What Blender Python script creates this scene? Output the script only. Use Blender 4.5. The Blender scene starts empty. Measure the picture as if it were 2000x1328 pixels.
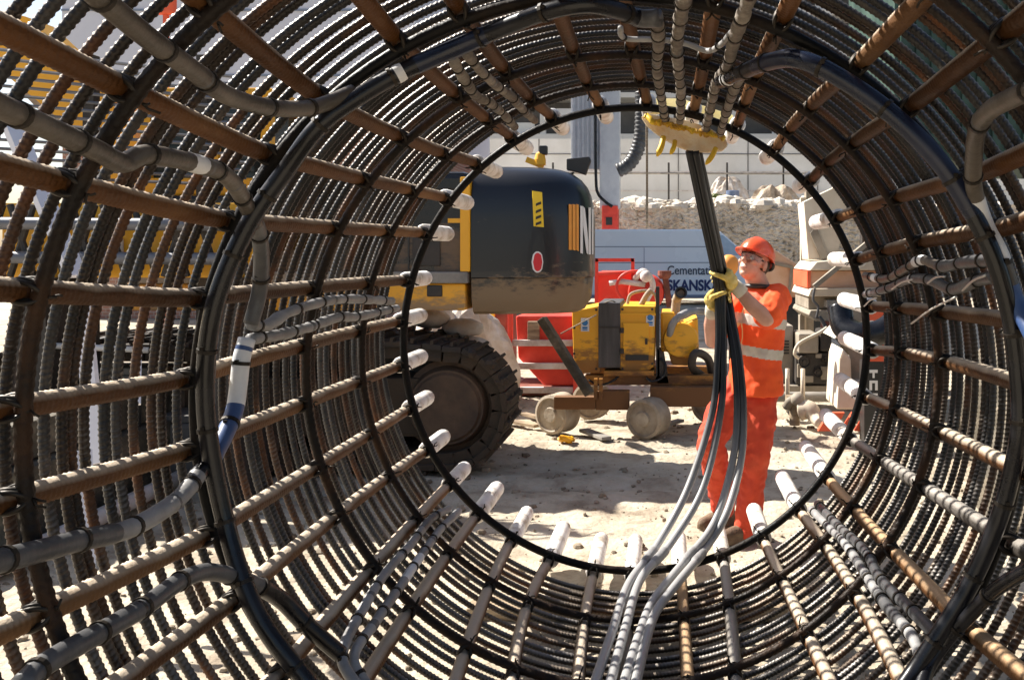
import bpy, bmesh, math, random
import numpy as np
from mathutils import Vector, Matrix
random.seed(7); rng = np.random.default_rng(7)
scene = bpy.context.scene
COL = scene.collection
F = 1800.0; VX, VY = 1306.0, 495.0; R = 1.12; GZ = -1.70

def P(px, py, D): return np.array([(px-VX)/F*D, D, -(py-VY)/F*D])

# ------------------------------------------------------------------ materials
def new_mat(name):
    m = bpy.data.materials.new(name); m.use_nodes = True
    nt = m.node_tree; b = nt.nodes['Principled BSDF']
    return m, nt, b

def mat(name, cols, rough=.6, metal=0., scale=6., detail=6., bump=0., bscale=None, rand=.0, coat=0., stretch=(1,1,1), rough_var=.1, transl=0.):
    """cols: list of colours (2-4) spread over a noise ramp, in object space, offset by the object's own random"""
    m, nt, b = new_mat(name); N = nt.nodes; L = nt.links
    tc = N.new('ShaderNodeTexCoord'); mp = N.new('ShaderNodeMapping'); oi = N.new('ShaderNodeObjectInfo')
    mul = N.new('ShaderNodeVectorMath'); mul.operation = 'SCALE'; mul.inputs[0].default_value = (13.1, 7.7, 19.3)
    L.new(oi.outputs['Random'], mul.inputs['Scale']); L.new(mul.outputs[0], mp.inputs['Location'])
    mp.inputs['Scale'].default_value = stretch
    L.new(tc.outputs['Object'], mp.inputs['Vector'])
    n = N.new('ShaderNodeTexNoise'); n.inputs['Scale'].default_value = scale; n.inputs['Detail'].default_value = detail; n.inputs['Roughness'].default_value = .62
    L.new(mp.outputs[0], n.inputs['Vector'])
    r = N.new('ShaderNodeValToRGB'); el = r.color_ramp.elements
    k = len(cols)
    pos = [.5] if k == 1 else [.34+.34*i/(k-1) for i in range(k)]
    el[0].position = pos[0]; el[0].color = (*cols[0], 1)
    el[1].position = pos[-1] if k > 1 else 1; el[1].color = (*cols[-1], 1)
    for i in range(1, k-1):
        e = el.new(pos[i]); e.color = (*cols[i], 1)
    L.new(n.outputs['Fac'], r.inputs[0])
    out = r.outputs[0]
    if rand > 0:
        hs = N.new('ShaderNodeHueSaturation'); mr = N.new('ShaderNodeMapRange')
        mr.inputs['To Min'].default_value = 1-rand; mr.inputs['To Max'].default_value = 1+rand
        L.new(oi.outputs['Random'], mr.inputs['Value']); L.new(mr.outputs[0], hs.inputs['Value']); L.new(out, hs.inputs['Color']); out = hs.outputs[0]
    L.new(out, b.inputs['Base Color'])
    rr = N.new('ShaderNodeMapRange'); rr.inputs['From Min'].default_value = .3; rr.inputs['From Max'].default_value = .7
    rr.inputs['To Min'].default_value = max(.05, rough-rough_var); rr.inputs['To Max'].default_value = min(1, rough+rough_var)
    L.new(n.outputs['Fac'], rr.inputs['Value']); L.new(rr.outputs[0], b.inputs['Roughness'])
    b.inputs['Metallic'].default_value = metal
    if coat: b.inputs['Coat Weight'].default_value = coat; b.inputs['Coat Roughness'].default_value = .12
    if bump:
        n2 = N.new('ShaderNodeTexNoise'); n2.inputs['Scale'].default_value = bscale or scale*6; n2.inputs['Detail'].default_value = 5
        L.new(mp.outputs[0], n2.inputs['Vector'])
        bp = N.new('ShaderNodeBump'); bp.inputs['Strength'].default_value = bump; bp.inputs['Distance'].default_value = .02
        L.new(n2.outputs['Fac'], bp.inputs['Height']); L.new(bp.outputs[0], b.inputs['Normal'])
    if transl:
        tr = N.new('ShaderNodeBsdfTranslucent'); L.new(out, tr.inputs['Color'])
        mx = N.new('ShaderNodeMixShader'); mx.inputs[0].default_value = transl
        o = N['Material Output']; L.new(b.outputs[0], mx.inputs[1]); L.new(tr.outputs[0], mx.inputs[2]); L.new(mx.outputs[0], o.inputs[0])
    return m

def dirty(name, base, dirt, rough=.35, z0=-1., z1=1., scale=5., amount=.5, coat=0., bump=.1, dirt_rough=.9):
    """paint with caked mud that gathers on the lower part, broken up by noise"""
    m, nt, b = new_mat(name); N = nt.nodes; L = nt.links
    tc = N.new('ShaderNodeTexCoord'); sp = N.new('ShaderNodeSeparateXYZ'); L.new(tc.outputs['Object'], sp.inputs[0])
    mr = N.new('ShaderNodeMapRange'); mr.inputs['From Min'].default_value = z0; mr.inputs['From Max'].default_value = z1
    mr.inputs['To Min'].default_value = 1; mr.inputs['To Max'].default_value = 0
    L.new(sp.outputs['Z'], mr.inputs['Value'])
    n = N.new('ShaderNodeTexNoise'); n.inputs['Scale'].default_value = scale; n.inputs['Detail'].default_value = 9; n.inputs['Roughness'].default_value = .7
    mp = N.new('ShaderNodeMapping'); mp.inputs['Scale'].default_value = (.6, .6, 1.6)
    L.new(tc.outputs['Object'], mp.inputs[0]); L.new(mp.outputs[0], n.inputs['Vector'])
    a = N.new('ShaderNodeMath'); a.operation = 'MULTIPLY_ADD'; L.new(mr.outputs[0], a.inputs[0]); a.inputs[1].default_value = .55; 
    L.new(n.outputs['Fac'], a.inputs[2])
    r = N.new('ShaderNodeValToRGB'); r.color_ramp.elements[0].position = 1.0-amount*.7; r.color_ramp.elements[1].position = min(1., 1.14-amount*.7)
    L.new(a.outputs[0], r.inputs[0])
    mx = N.new('ShaderNodeMix'); mx.data_type = 'RGBA'; mx.inputs['A'].default_value = (*base, 1); mx.inputs['B'].default_value = (*dirt, 1)
    L.new(r.outputs[0], mx.inputs['Factor']); L.new(mx.outputs['Result'], b.inputs['Base Color'])
    m2 = N.new('ShaderNodeMapRange'); m2.inputs['To Min'].default_value = rough; m2.inputs['To Max'].default_value = dirt_rough
    L.new(r.outputs[0], m2.inputs['Value']); L.new(m2.outputs[0], b.inputs['Roughness'])
    if coat: b.inputs['Coat Weight'].default_value = coat
    if bump:
        bp = N.new('ShaderNodeBump'); bp.inputs['Strength'].default_value = bump; bp.inputs['Distance'].default_value = .02
        L.new(n.outputs['Fac'], bp.inputs['Height']); L.new(bp.outputs[0], b.inputs['Normal'])
    return m

def mat_lit_dust(*a, lit_dust=(.62,.52,.40), amount=.85, **k):
    """the same with pale cement dust and painted sunlight on the upward faces, broken up by noise"""
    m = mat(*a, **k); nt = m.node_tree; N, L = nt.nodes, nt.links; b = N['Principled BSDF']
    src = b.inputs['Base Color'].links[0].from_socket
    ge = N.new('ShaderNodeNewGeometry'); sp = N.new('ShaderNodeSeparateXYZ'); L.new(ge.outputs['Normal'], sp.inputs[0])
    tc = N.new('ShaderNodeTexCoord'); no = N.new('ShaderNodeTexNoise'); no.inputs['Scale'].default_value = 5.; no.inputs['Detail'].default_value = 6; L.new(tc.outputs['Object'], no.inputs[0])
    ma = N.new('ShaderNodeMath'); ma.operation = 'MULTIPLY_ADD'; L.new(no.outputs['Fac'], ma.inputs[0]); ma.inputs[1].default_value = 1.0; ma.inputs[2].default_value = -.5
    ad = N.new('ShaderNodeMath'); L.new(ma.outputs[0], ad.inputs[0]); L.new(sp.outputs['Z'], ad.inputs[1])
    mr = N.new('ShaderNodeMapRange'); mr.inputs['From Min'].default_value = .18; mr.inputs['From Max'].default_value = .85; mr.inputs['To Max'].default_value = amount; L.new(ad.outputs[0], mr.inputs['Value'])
    mx = N.new('ShaderNodeMix'); mx.data_type = 'RGBA'; mx.inputs['B'].default_value = (*lit_dust, 1); L.new(src, mx.inputs['A']); L.new(mr.outputs[0], mx.inputs['Factor']); L.new(mx.outputs['Result'], b.inputs['Base Color'])  # upward faces lightened partly to paint the sunlit look into the steel
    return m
MT = {}
MT['hoop'] = mat_lit_dust('hoop_steel', [(.008,.0072,.0065),(.021,.0135,.009),(.085,.031,.010)], .40, .3, 3., bump=.2, bscale=60, rand=.4, lit_dust=(.44,.36,.28), amount=.5)
MT['hoop_grey'] = mat_lit_dust('hoop_steel_grey', [(.009,.009,.010),(.022,.021,.021),(.05,.042,.036)], .40, .35, 3., bump=.2, bscale=60, rand=.4, lit_dust=(.44,.40,.36), amount=.5)
MT['bar'] = mat_lit_dust('bar_steel', [(.045,.018,.0055),(.100,.040,.012),(.18,.090,.036)], .52, .1, 2.2, bump=.25, bscale=70, rand=.3, stretch=(1,.5,1))
MT['bar_orange'] = mat_lit_dust('bar_steel_orange', [(.075,.030,.010),(.15,.066,.024),(.26,.145,.065)], .52, .1, 2.2, bump=.25, bscale=70, rand=.2, stretch=(1,.5,1), lit_dust=(.60,.40,.23))
MT['bar_grey'] = mat_lit_dust('bar_steel_grey', [(.035,.030,.026),(.075,.065,.055),(.16,.145,.13)], .48, .2, 2.2, bump=.25, bscale=70, rand=.2, stretch=(1,.5,1), lit_dust=(.46,.42,.37), amount=.7)
MT['ring'] = mat('ring_steel', [(.006,.006,.006),(.010,.009,.0085),(.022,.015,.010)], .48, .1, 5., bump=.2, bscale=60)
MT['ring_brown'] = mat('ring_brown_steel', [(.010,.008,.0065),(.020,.013,.009),(.05,.024,.011)], .48, .1, 5., bump=.3, bscale=60)
MT['wire'] = mat('tie_wire_steel', [(.02,.018,.016),(.05,.04,.03)], .45, .5, 20.)
MT['wire_bright'] = mat('bright_wire', [(.5,.48,.45),(.7,.68,.62)], .35, .6, 20.)
MT['cap'] = mat('white_cap_plastic', [(.40,.34,.27),(.72,.69,.65),(.80,.79,.77)], .5, 0, 11., bump=.08, bscale=40)
MT['hose_grey'] = mat('grey_hose', [(.17,.165,.16),(.27,.265,.26),(.38,.37,.36)], .5, 0, 5., bump=.12, bscale=50)
MT['hose_dark'] = mat('dark_hose', [(.055,.055,.058),(.09,.09,.092),(.15,.145,.14)], .4, 0, 5., bump=.12, bscale=50)
MT['hose_black'] = mat('black_hose', [(.004,.004,.005),(.007,.007,.009),(.014,.014,.017)], .28, 0, 5., bump=.06, bscale=25)
MT['hose_blue'] = mat('blue_black_hose', [(.005,.008,.020),(.009,.014,.034),(.018,.024,.05)], .3, 0, 5., bump=.06, bscale=25)
MT['hose_tan'] = mat('tan_pipe', [(.045,.036,.027),(.085,.07,.054),(.15,.125,.10)], .4, 0, 4., bump=.15, bscale=60)
MT['tape_white'] = mat('white_tape', [(.66,.66,.66),(.80,.80,.79)], .45, 0, 12., bump=.1)
MT['tape_blue'] = mat('blue_tape', [(.03,.06,.16),(.05,.10,.24)], .4, 0, 12.)
MT['strand'] = mat('cement_crusted_strand', [(.08,.06,.045),(.18,.15,.12),(.34,.30,.25)], .75, 0, 9., bump=.7, bscale=45)

for _k, _s in (('hoop', .35), ('hoop_grey', .45), ('ring', .12), ('ring_brown', .15), ('hose_black', .4), ('hose_blue', .45), ('bar', .25), ('bar_orange', .3), ('wire', .2), ('hose_dark', .35)):
    MT[_k].node_tree.nodes['Principled BSDF'].inputs['Specular IOR Level'].default_value = _s

# ------------------------------------------------------------------ mesh helpers
class MB:
    def __init__(s): s.v = []; s.f = []; s.m = []; s.n = 0
    def add(s, v, f, m=0):
        v = np.asarray(v, float); s.v.append(v)
        for q in f: s.f.append([i+s.n for i in q])
        s.m += [m]*len(f) if np.isscalar(m) else list(m)
        s.n += len(v); return s
    def box(s, c, size, rot=None, m=0, bev=0.):
        h = np.array(size)/2.
        if bev > 0:
            bm = bmesh.new(); bmesh.ops.create_cube(bm, size=1.)
            for w in bm.verts: w.co = Vector((w.co.x*size[0], w.co.y*size[1], w.co.z*size[2]))
            bmesh.ops.bevel(bm, geom=list(bm.edges), offset=min(bev, min(size)*.45), segments=2, profile=.6, affect='EDGES')
            bm.verts.index_update()
            v = np.array([w.co[:] for w in bm.verts]); f = [[w.index for w in q.verts] for q in bm.faces]; bm.free()
        else:
            v = np.array([[x, y, z] for x in (-1, 1) for y in (-1, 1) for z in (-1, 1)])*h
            f = [[0,1,3,2],[4,6,7,5],[0,4,5,1],[2,3,7,6],[0,2,6,4],[1,5,7,3]]
        if rot is not None: v = v @ np.array(rot.to_matrix() if hasattr(rot, 'to_matrix') else rot).T
        return s.add(v+np.array(c), f, m)
    def bx(s, x0, x1, y0, y1, z0, z1, m=0, bev=0.):
        return s.box(((x0+x1)/2, (y0+y1)/2, (z0+z1)/2), (abs(x1-x0), abs(y1-y0), abs(z1-z0)), None, m, bev)
    def bar(s, a, b, w, h=None, m=0, bev=0.):
        """box beam from a to b"""
        a = np.array(a, float); b = np.array(b, float); d = b-a; L = np.linalg.norm(d); d = d/L
        up = np.array([0, 0, 1.]) if abs(d[2]) < .95 else np.array([0, 1., 0])
        x = np.cross(up, d); x /= np.linalg.norm(x); z = np.cross(d, x)
        M = np.array([x, d, z]).T
        return s.box((a+b)/2, (w, L, h or w), M, m, bev)
    def tube(s, pts, r, sides=10, m=0, cap=True, closed=False, segm=None):
        pts = np.asarray(pts, float); n = len(pts)
        t = np.gradient(pts, axis=0) if not closed else np.roll(pts, -1, 0)-np.roll(pts, 1, 0)
        t /= np.linalg.norm(t, axis=1)[:, None]+1e-12
        a = np.array([0, 0, 1.]) if abs(t[0][2]) < .9 else np.array([1., 0, 0])
        u = np.cross(t[0], a); u /= np.linalg.norm(u); us = [u]
        for i in range(1, n):
            u = us[-1]-t[i]*np.dot(us[-1], t[i]); u /= np.linalg.norm(u)+1e-12; us.append(u)
        us = np.array(us); w = np.cross(t, us)
        ph = np.linspace(0, 2*np.pi, sides, endpoint=False)
        rr = np.asarray(r, float)
        if rr.ndim == 0: rr = np.full((n, sides), float(r))
        elif rr.ndim == 1: rr = np.repeat(rr[:, None], sides, 1)
        v = pts[:, None, :]+rr[:, :, None]*(us[:, None, :]*np.cos(ph)[None, :, None]+w[:, None, :]*np.sin(ph)[None, :, None])
        v = v.reshape(-1, 3); f = []; mm = []
        nn = n if closed else n-1
        for i in range(nn):
            j = (i+1) % n
            for k in range(sides):
                k2 = (k+1) % sides
                f.append([i*sides+k, i*sides+k2, j*sides+k2, j*sides+k])
            mm += [m if segm is None else segm[i]]*sides
        if cap and not closed:
            f.append(list(range(sides))[::-1]); f.append([(n-1)*sides+k for k in range(sides)])
            mm += [m if segm is None else segm[0], m if segm is None else segm[-1]]
        return s.add(v, f, mm)
    def lathe(s, prof, c, axis=(0, 0, 1), sides=24, m=0):
        """prof: (r, h) along the axis from c"""
        ax = np.array(axis, float); ax /= np.linalg.norm(ax)
        a = np.array([0, 0, 1.]) if abs(ax[2]) < .9 else np.array([1., 0, 0])
        u = np.cross(ax, a); u /= np.linalg.norm(u); w = np.cross(ax, u)
        ph = np.linspace(0, 2*np.pi, sides, endpoint=False); v = []
        for r, h in prof:
            v.append(np.array(c)+ax*h+max(r, 1e-4)*(u*np.cos(ph)[:, None]+w*np.sin(ph)[:, None]))
        v = np.concatenate(v); f = []
        for i in range(len(prof)-1):
            for k in range(sides):
                k2 = (k+1) % sides
                f.append([i*sides+k, i*sides+k2, (i+1)*sides+k2, (i+1)*sides+k])
        f.append(list(range(sides))[::-1]); f.append([(len(prof)-1)*sides+k for k in range(sides)])
        return s.add(v, f, m)
    def prism(s, poly, y0, y1, m=0):
        """poly of (x, z), extruded along y"""
        n = len(poly); A = np.array(poly, float)
        v = np.concatenate([np.c_[A[:, 0], np.full(n, y0), A[:, 1]], np.c_[A[:, 0], np.full(n, y1), A[:, 1]]])
        f = [list(range(n)), list(range(n, 2*n))[::-1]]+[[i, i+n, (i+1) % n+n, (i+1) % n] for i in range(n)]
        return s.add(v, f, m)
    def ball(s, c, r, seg=12, m=0, jit=0.):
        r = np.ones(3)*np.array(r, float); v = []; f = []; rows = max(4, seg//2)
        for i in range(1, rows):
            th = np.pi*i/rows
            for k in range(seg):
                p = 2*np.pi*k/seg; v.append([math.sin(th)*math.cos(p), math.sin(th)*math.sin(p), math.cos(th)])
        v += [[0, 0, 1], [0, 0, -1]]; v = np.array(v)
        if jit: v = v*(1+rng.normal(0, jit, (len(v), 1)))
        for i in range(rows-2):
            for k in range(seg):
                k2 = (k+1) % seg; f.append([i*seg+k, (i+1)*seg+k, (i+1)*seg+k2, i*seg+k2])
        T = (rows-1)*seg
        for k in range(seg):
            k2 = (k+1) % seg; f.append([T, k, k2]); f.append([T+1, (rows-2)*seg+k2, (rows-2)*seg+k])
        return s.add(v*r+np.array(c), f, m)
    def build(s, name, mats, parent=None, origin=None, smooth=False, bevel=0., recalc=True):
        if not isinstance(mats, (list, tuple)): mats = [mats]
        v = np.concatenate(s.v)
        if parent is not None: o0 = np.array(world_loc(parent)); loc = (0, 0, 0)
        else:
            if origin is None: origin = (v[:, 0].mean(), v[:, 1].mean(), v[:, 2].min())
            o0 = np.array(origin); loc = origin
        me = bpy.data.meshes.new(name)
        me.from_pydata((v-o0).tolist(), [], s.f)
        for m in mats: me.materials.append(m)
        me.polygons.foreach_set('material_index', np.array(s.m, dtype=np.int32))
        if recalc:
            bm = bmesh.new(); bm.from_mesh(me); bmesh.ops.recalc_face_normals(bm, faces=bm.faces); bm.to_mesh(me); bm.free()
        if smooth: me.polygons.foreach_set('use_smooth', np.ones(len(me.polygons), dtype=bool))
        if smooth == 'auto':
            me.set_sharp_from_angle(angle=math.radians(38))
        me.update()
        o = bpy.data.objects.new(name, me); COL.objects.link(o); o.location = loc
        if parent is not None: o.parent = parent
        if bevel:
            b = o.modifiers.new('bevel', 'BEVEL'); b.width = bevel; b.segments = 2; b.limit_method = 'ANGLE'
        return o

def world_loc(o):
    l = Vector(o.location)
    while o.parent: o = o.parent; l = l+o.location
    return l

def tag(o, label=None, cat=None, group=None, kind=None):
    if label: o['label'] = label
    if cat: o['category'] = cat
    if group: o['group'] = group
    if kind: o['kind'] = kind
    elif label: o['kind'] = 'thing'
    return o
def thing(name, loc, label, cat, group=None):
    o = bpy.data.objects.new(name, None); o.empty_display_size = .2; COL.objects.link(o); o.location = tuple(loc)
    return tag(o, label, cat, group)

def catmull(pts, n=12):
    p = np.asarray(pts, float); p = np.vstack([2*p[0]-p[1], p, 2*p[-1]-p[-2]]); out = []
    for i in range(1, len(p)-2):
        for t in np.linspace(0, 1, n, endpoint=False):
            a, b, c, d = p[i-1], p[i], p[i+1], p[i+2]
            out.append(.5*((2*b)+(-a+c)*t+(2*a-5*b+4*c-d)*t*t+(-a+3*b-3*c+d)*t**3))
    out.append(p[-2]); return np.array(out)
def resample(pts, step):
    d = np.r_[0, np.cumsum(np.linalg.norm(np.diff(pts, axis=0), axis=1))]
    n = max(2, int(d[-1]/step)); t = np.linspace(0, d[-1], n+1)
    return np.c_[[np.interp(t, d, pts[:, i]) for i in range(3)]].T, t

# ------------------------------------------------------------------ the cage: axis model
DN = F*R/802.
def bend(D):
    D = np.asarray(D, float); x = (DN+.1-D)/.676
    return np.where(x > 0, .05*R*(x*x/(x+.35)), 0.)
def axis(D): return np.array([-.145*R+0*np.asarray(D, float), np.asarray(D, float), -.375*R+bend(D)])
_Dg = np.linspace(.85, 6., 2600)
def solve(px, py, k):
    """the point of the cage's tube of radius k*R that pixel ray (px, py) meets: depth and angle"""
    X = (px-VX)/F*_Dg; Z = -(py-VY)/F*_Dg; a = axis(_Dg)
    q = np.hypot(X-a[0], Z-a[2])-k*R
    i = int(np.argmax(q > 0)) if (q > 0).any() else len(q)-1
    D = _Dg[i]; return D, math.atan2(Z[i]-a[2][i], X[i]-a[0][i])
def surf(D, th, k):
    a = axis(D); return np.array([a[0]+k*R*np.cos(th), D+0*np.asarray(th), a[2]+k*R*np.sin(th)]).T
def on(px, py, k=.975):
    D, th = solve(px, py, k); return surf(D, th, k)

BARS = [  # image points along each longitudinal bar, far end first
 [(815,545),(620,562),(385,578),(30,567)],
 [(785,625),(700,646),(425,717),(375,738),(0,798)],
 [(800,705),(700,745),(598,791),(467,837),(382,869),(262,897),(0,992)],
 [(815,785),(700,865),(623,915),(456,996),(177,1148),(0,1244)],
 [(845,870),(700,975),(655,1010),(502,1123),(463,1166),(248,1325)],
 [(885,935),(876,950),(720,1113),(650,1198),(587,1268)],
 [(950,985),(922,1014),(876,1084),(809,1176),(714,1325)],
 [(1015,1030),(993,1063),(951,1159),(890,1325)],
 [(1095,1065),(1075,1095),(1025,1198),(1000,1322)],
 [(1168,1078),(1163,1106),(1145,1194),(1131,1321)],
 [(1238,1080),(1236,1106),(1228,1200),(1222,1325)],
 [(1325,1095),(1333,1141),(1343,1321)],
 [(1408,1060),(1413,1088),(1425,1200),(1438,1325)],
 [(1475,1020),(1495,1049),(1533,1148),(1583,1268),(1622,1325)],
 [(1545,975),(1562,1000),(1604,1053),(1682,1176),(1756,1325)],
 [(1600,910),(1611,929),(1682,1010),(1863,1191),(1993,1321)],
 [(1640,845),(1661,862),(1739,900),(1852,989),(1993,1067)],
 [(1660,765),(1689,773),(1771,812),(1880,862),(1993,918)],
 [(1668,685),(1700,685),(1781,692),(1887,717),(1986,745)],
 [(1660,597),(1689,596),(1802,607),(1951,621)],
 [(1640,522),(1668,512),(1824,469),(1901,451),(2000,435)],
 [(1605,440),(1622,432),(1774,382),(1845,354),(2000,304)],
 [(1562,380),(1576,361),(1618,322),(1728,234),(1979,53)],
 [(1497,325),(1505,301),(1601,198),(1682,110),(1802,0)],
 [(1432,280),(1441,248),(1491,110),(1548,0)],
 [(1350,240),(1357,212),(1381,78),(1399,0)],
 [(1275,225),(1269,209),(1230,67),(1216,0)],
 [(1195,240),(1184,219),(1145,156),(1092,28)],
 [(1120,262),(1099,241),(1039,191),(944,92),(894,7)],
 [(1045,298),(1014,280),(876,170),(788,85),(703,0)],
 [(965,330),(954,318),(784,272),(637,190),(453,53),(382,0)],
 [(905,393),(894,389),(745,361),(650,336),(552,304),(269,180),(0,62)],
 [(855,450),(837,456),(697,456),(474,421),(212,371),(0,335)],
]
KB = 1.046; RB = .0248; RH = 1.084*R; RHT = .0110
D_RINGS = [F*R/450., F*R/518., F*R/612., F*R/802., F*R/1097.]

def rib(n, sides, step, pitch, r0, h, lead=1):
    u = (np.arange(n)*step/pitch)[:, None]; ph = (np.arange(sides)/sides)[None, :]
    c = np.cos(2*np.pi*(u+lead*2*np.abs(ph-.5)))
    return r0+h*np.clip((c-.35)/.5, 0, 1)

cage = thing('reinforcement_cage', (-.145*R, 2.8, GZ), 'huge rusty tubular reinforcement cage of hoops and bars seen from inside', 'rebar cage')
bars_fit = []
for bi, pts in enumerate(BARS):
    s = [solve(x, y, KB) for x, y in pts]
    D = np.array([q[0] for q in s]); th = np.unwrap(np.array([q[1] for q in s]))
    o = np.argsort(D); D, th = D[o], th[o]
    deg = 2 if len(D) >= 4 else 1
    c = np.polyfit(D, th, deg)
    lo, hi = D[0], D[-1]
    def fth(d, c=c, lo=lo, hi=hi, deg=deg):
        d = np.asarray(d, float); dc = np.clip(d, lo, min(hi, 4.6)); y = np.polyval(c, dc)
        sl = np.polyval(np.polyder(c), lo)
        return y+np.where(d < lo, (d-lo)*sl*.6, 0)
    bars_fit.append(fth)
    end = (4.96 if bi < 6 else 5.10 if bi < 14 else 5.30 if bi < 22 else 5.06)+random.uniform(-.05, .04)
    step = .0042; d = np.arange(1.0, end-.05, step)
    wob = .003*np.sin(d*2.1+bi)
    pth = surf(d, fth(d), KB)+np.c_[wob, 0*wob, wob*.6]
    b = MB(); b.tube(pth, rib(len(d), 10, step, .0165, RB, .0016, 1), 10)
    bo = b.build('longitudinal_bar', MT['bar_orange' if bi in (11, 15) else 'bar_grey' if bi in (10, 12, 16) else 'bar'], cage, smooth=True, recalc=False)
    # white plastic end cap
    d2 = np.array([4.545, 4.55, 4.56, end-.035, end-.015, end-.004, end]); cc = surf(d2, fth(d2), KB)
    rr = np.array([.033, .040, .0415, .0415, .038, .027, .006])+random.uniform(-.002, .002)
    b = MB(); b.tube(cc, rr, 14); b.build('end_cap', MT['cap'], bo, smooth=True)

# hoops: one ribbed ring, shared by copies
nh = 3300; ph = np.linspace(0, 2*np.pi, nh, endpoint=False)
hp = np.c_[RH*np.cos(ph), 0*ph, RH*np.sin(ph)]
b = MB(); st = 2*np.pi*RH/nh
rr = rib(nh, 9, st, st*6.3, RHT, .0019, 1)
b.tube(hp, rr, 9, closed=True)
mid = None
hds = list(np.arange(1.08, 2.45, .068))+list(np.arange(2.51, 4.47, .080))
for q in (4, 15, 27, 33): hds.append(hds[q]+.027)
hds.sort()
for i, D in enumerate(hds):
    a = axis(D)
    if mid is None:
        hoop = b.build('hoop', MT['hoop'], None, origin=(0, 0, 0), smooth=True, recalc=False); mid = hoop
    else:
        hoop = mid.copy(); COL.objects.link(hoop); hoop.material_slots[0].link = 'DATA'
    hoop.parent = cage
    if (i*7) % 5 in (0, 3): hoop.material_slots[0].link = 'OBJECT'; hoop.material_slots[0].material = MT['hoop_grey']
    w = world_loc(cage)
    hoop.location = (a[0]-w[0], D+random.uniform(-.009, .009)-w[1], a[2]-w[2])
    hoop.rotation_euler = (random.uniform(-.008, .008), random.uniform(0, 6.28), random.uniform(-.008, .008))

# stiffener rings inside the bars, with wire ties
for i, D in enumerate(D_RINGS):
    r = [.019, .014, .015, .018, .016][i]
    n = 1200 if i in (1, 2, 4) else 360
    ph = np.linspace(0, 2*np.pi, n, endpoint=False)
    rad = KB*R-RB-r-.002
    a = axis(D); wv = .004*np.sin(3*ph+i)
    pts = np.c_[a[0]+(rad-wv*.5)*np.cos(ph), D+wv, a[2]+(rad-wv*.5)*np.sin(ph)]
    b = MB()
    if n == 1200: b.tube(pts, rib(n, 10, 2*np.pi*rad/n, 2*np.pi*rad/n*4, r, .0018, 1), 10, closed=True)
    else: b.tube(pts, r, 12, closed=True)
    ro = b.build('stiffener_ring', MT['ring'] if i in (0, 3) else MT['ring_brown'], cage, smooth=True, recalc=False)
    b = MB()
    for fth in bars_fit:
        th = float(fth(D)); c = surf(D, th, KB); er = np.array([math.cos(th), 0, math.sin(th)]); et = np.array([-math.sin(th), 0, math.cos(th)]); ey = np.array([0, 1., 0])
        for sgn in (-1, 1):
            q = np.linspace(0, 2*np.pi, 22, endpoint=False); rr = (RB+r)*.80
            ctr = c-er*(r+.001)
            dd = (et+sgn*ey)/math.sqrt(2)
            pts = ctr+np.outer(np.cos(q)*(rr), er)+np.outer(np.sin(q)*(rr*.9), dd)
            b.tube(pts, .006, 5, closed=True)
            b.tube(pts*1.+np.array([0, .008, .005]), .0055, 5, closed=True)
        e = c-er*(RB+2*r+.004); 
        for _ in range(2):
            k = e+rng.normal(0, .010, 3)-er*.016
            b.tube([e, (e+k)/2+rng.normal(0, .004, 3), k], .0028, 5)
    to = b.build('tie_wire', MT['wire'], ro, smooth=True, recalc=False); to['kind'] = 'stuff'

# ------------------------------------------------------------------ hoses tied to the cage
def hose(name, pts, r, mats, label, cat, segs=(), step=.012, group=None, lump=0., sides=12, base=0):
    """pts: (px, py) on the cage wall, (px, py, D) free in the air or (px, py, None, k)"""
    q = []
    for p in pts:
        if len(p) == 2: q.append(on(p[0], p[1]))
        elif p[2] is None: q.append(on(p[0], p[1], p[3]))
        else: q.append(P(*p))
    c, t = resample(catmull(q, 14), step); n = len(c)
    rr = np.full(n, r)
    if lump: rr = rr*(1+lump*np.interp(np.arange(n), np.arange(0, n+6, 3), rng.normal(0, 1, len(np.arange(0, n+6, 3)))))
    sm = np.full(n, base, int)
    for a, e, m in segs: 
        i0, i1 = int(a*n), int(e*n); sm[i0:i1] = m
        if m: rr[i0:i1] *= 1.07
    b = MB(); b.tube(c, rr, sides, segm=sm)
    o = b.build(name, mats, None, smooth=True, recalc=False); tag(o, label, cat, group)
    k0 = int(.09/step)
    for i in range(k0, n-k0, max(6, int(rng.uniform(.16, .26)/step))):
        i = min(n-3, max(2, i+int(rng.integers(-3, 4)))); d = c[i+1]-c[i-1]; d /= np.linalg.norm(d); q = MB()
        q.lathe([(rr[i]*1.0, -.0055), (rr[i]*1.0+.0035, -.005), (rr[i]*1.0+.0035, .005), (rr[i]*1.0, .0055)], c[i], d, 14)
        q.box(c[i]+np.array([0, -1, .3])*(rr[i]+.003), (.010, .008, .010)); q.build('cable_tie', MT['wire'], o)
    return o

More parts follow.
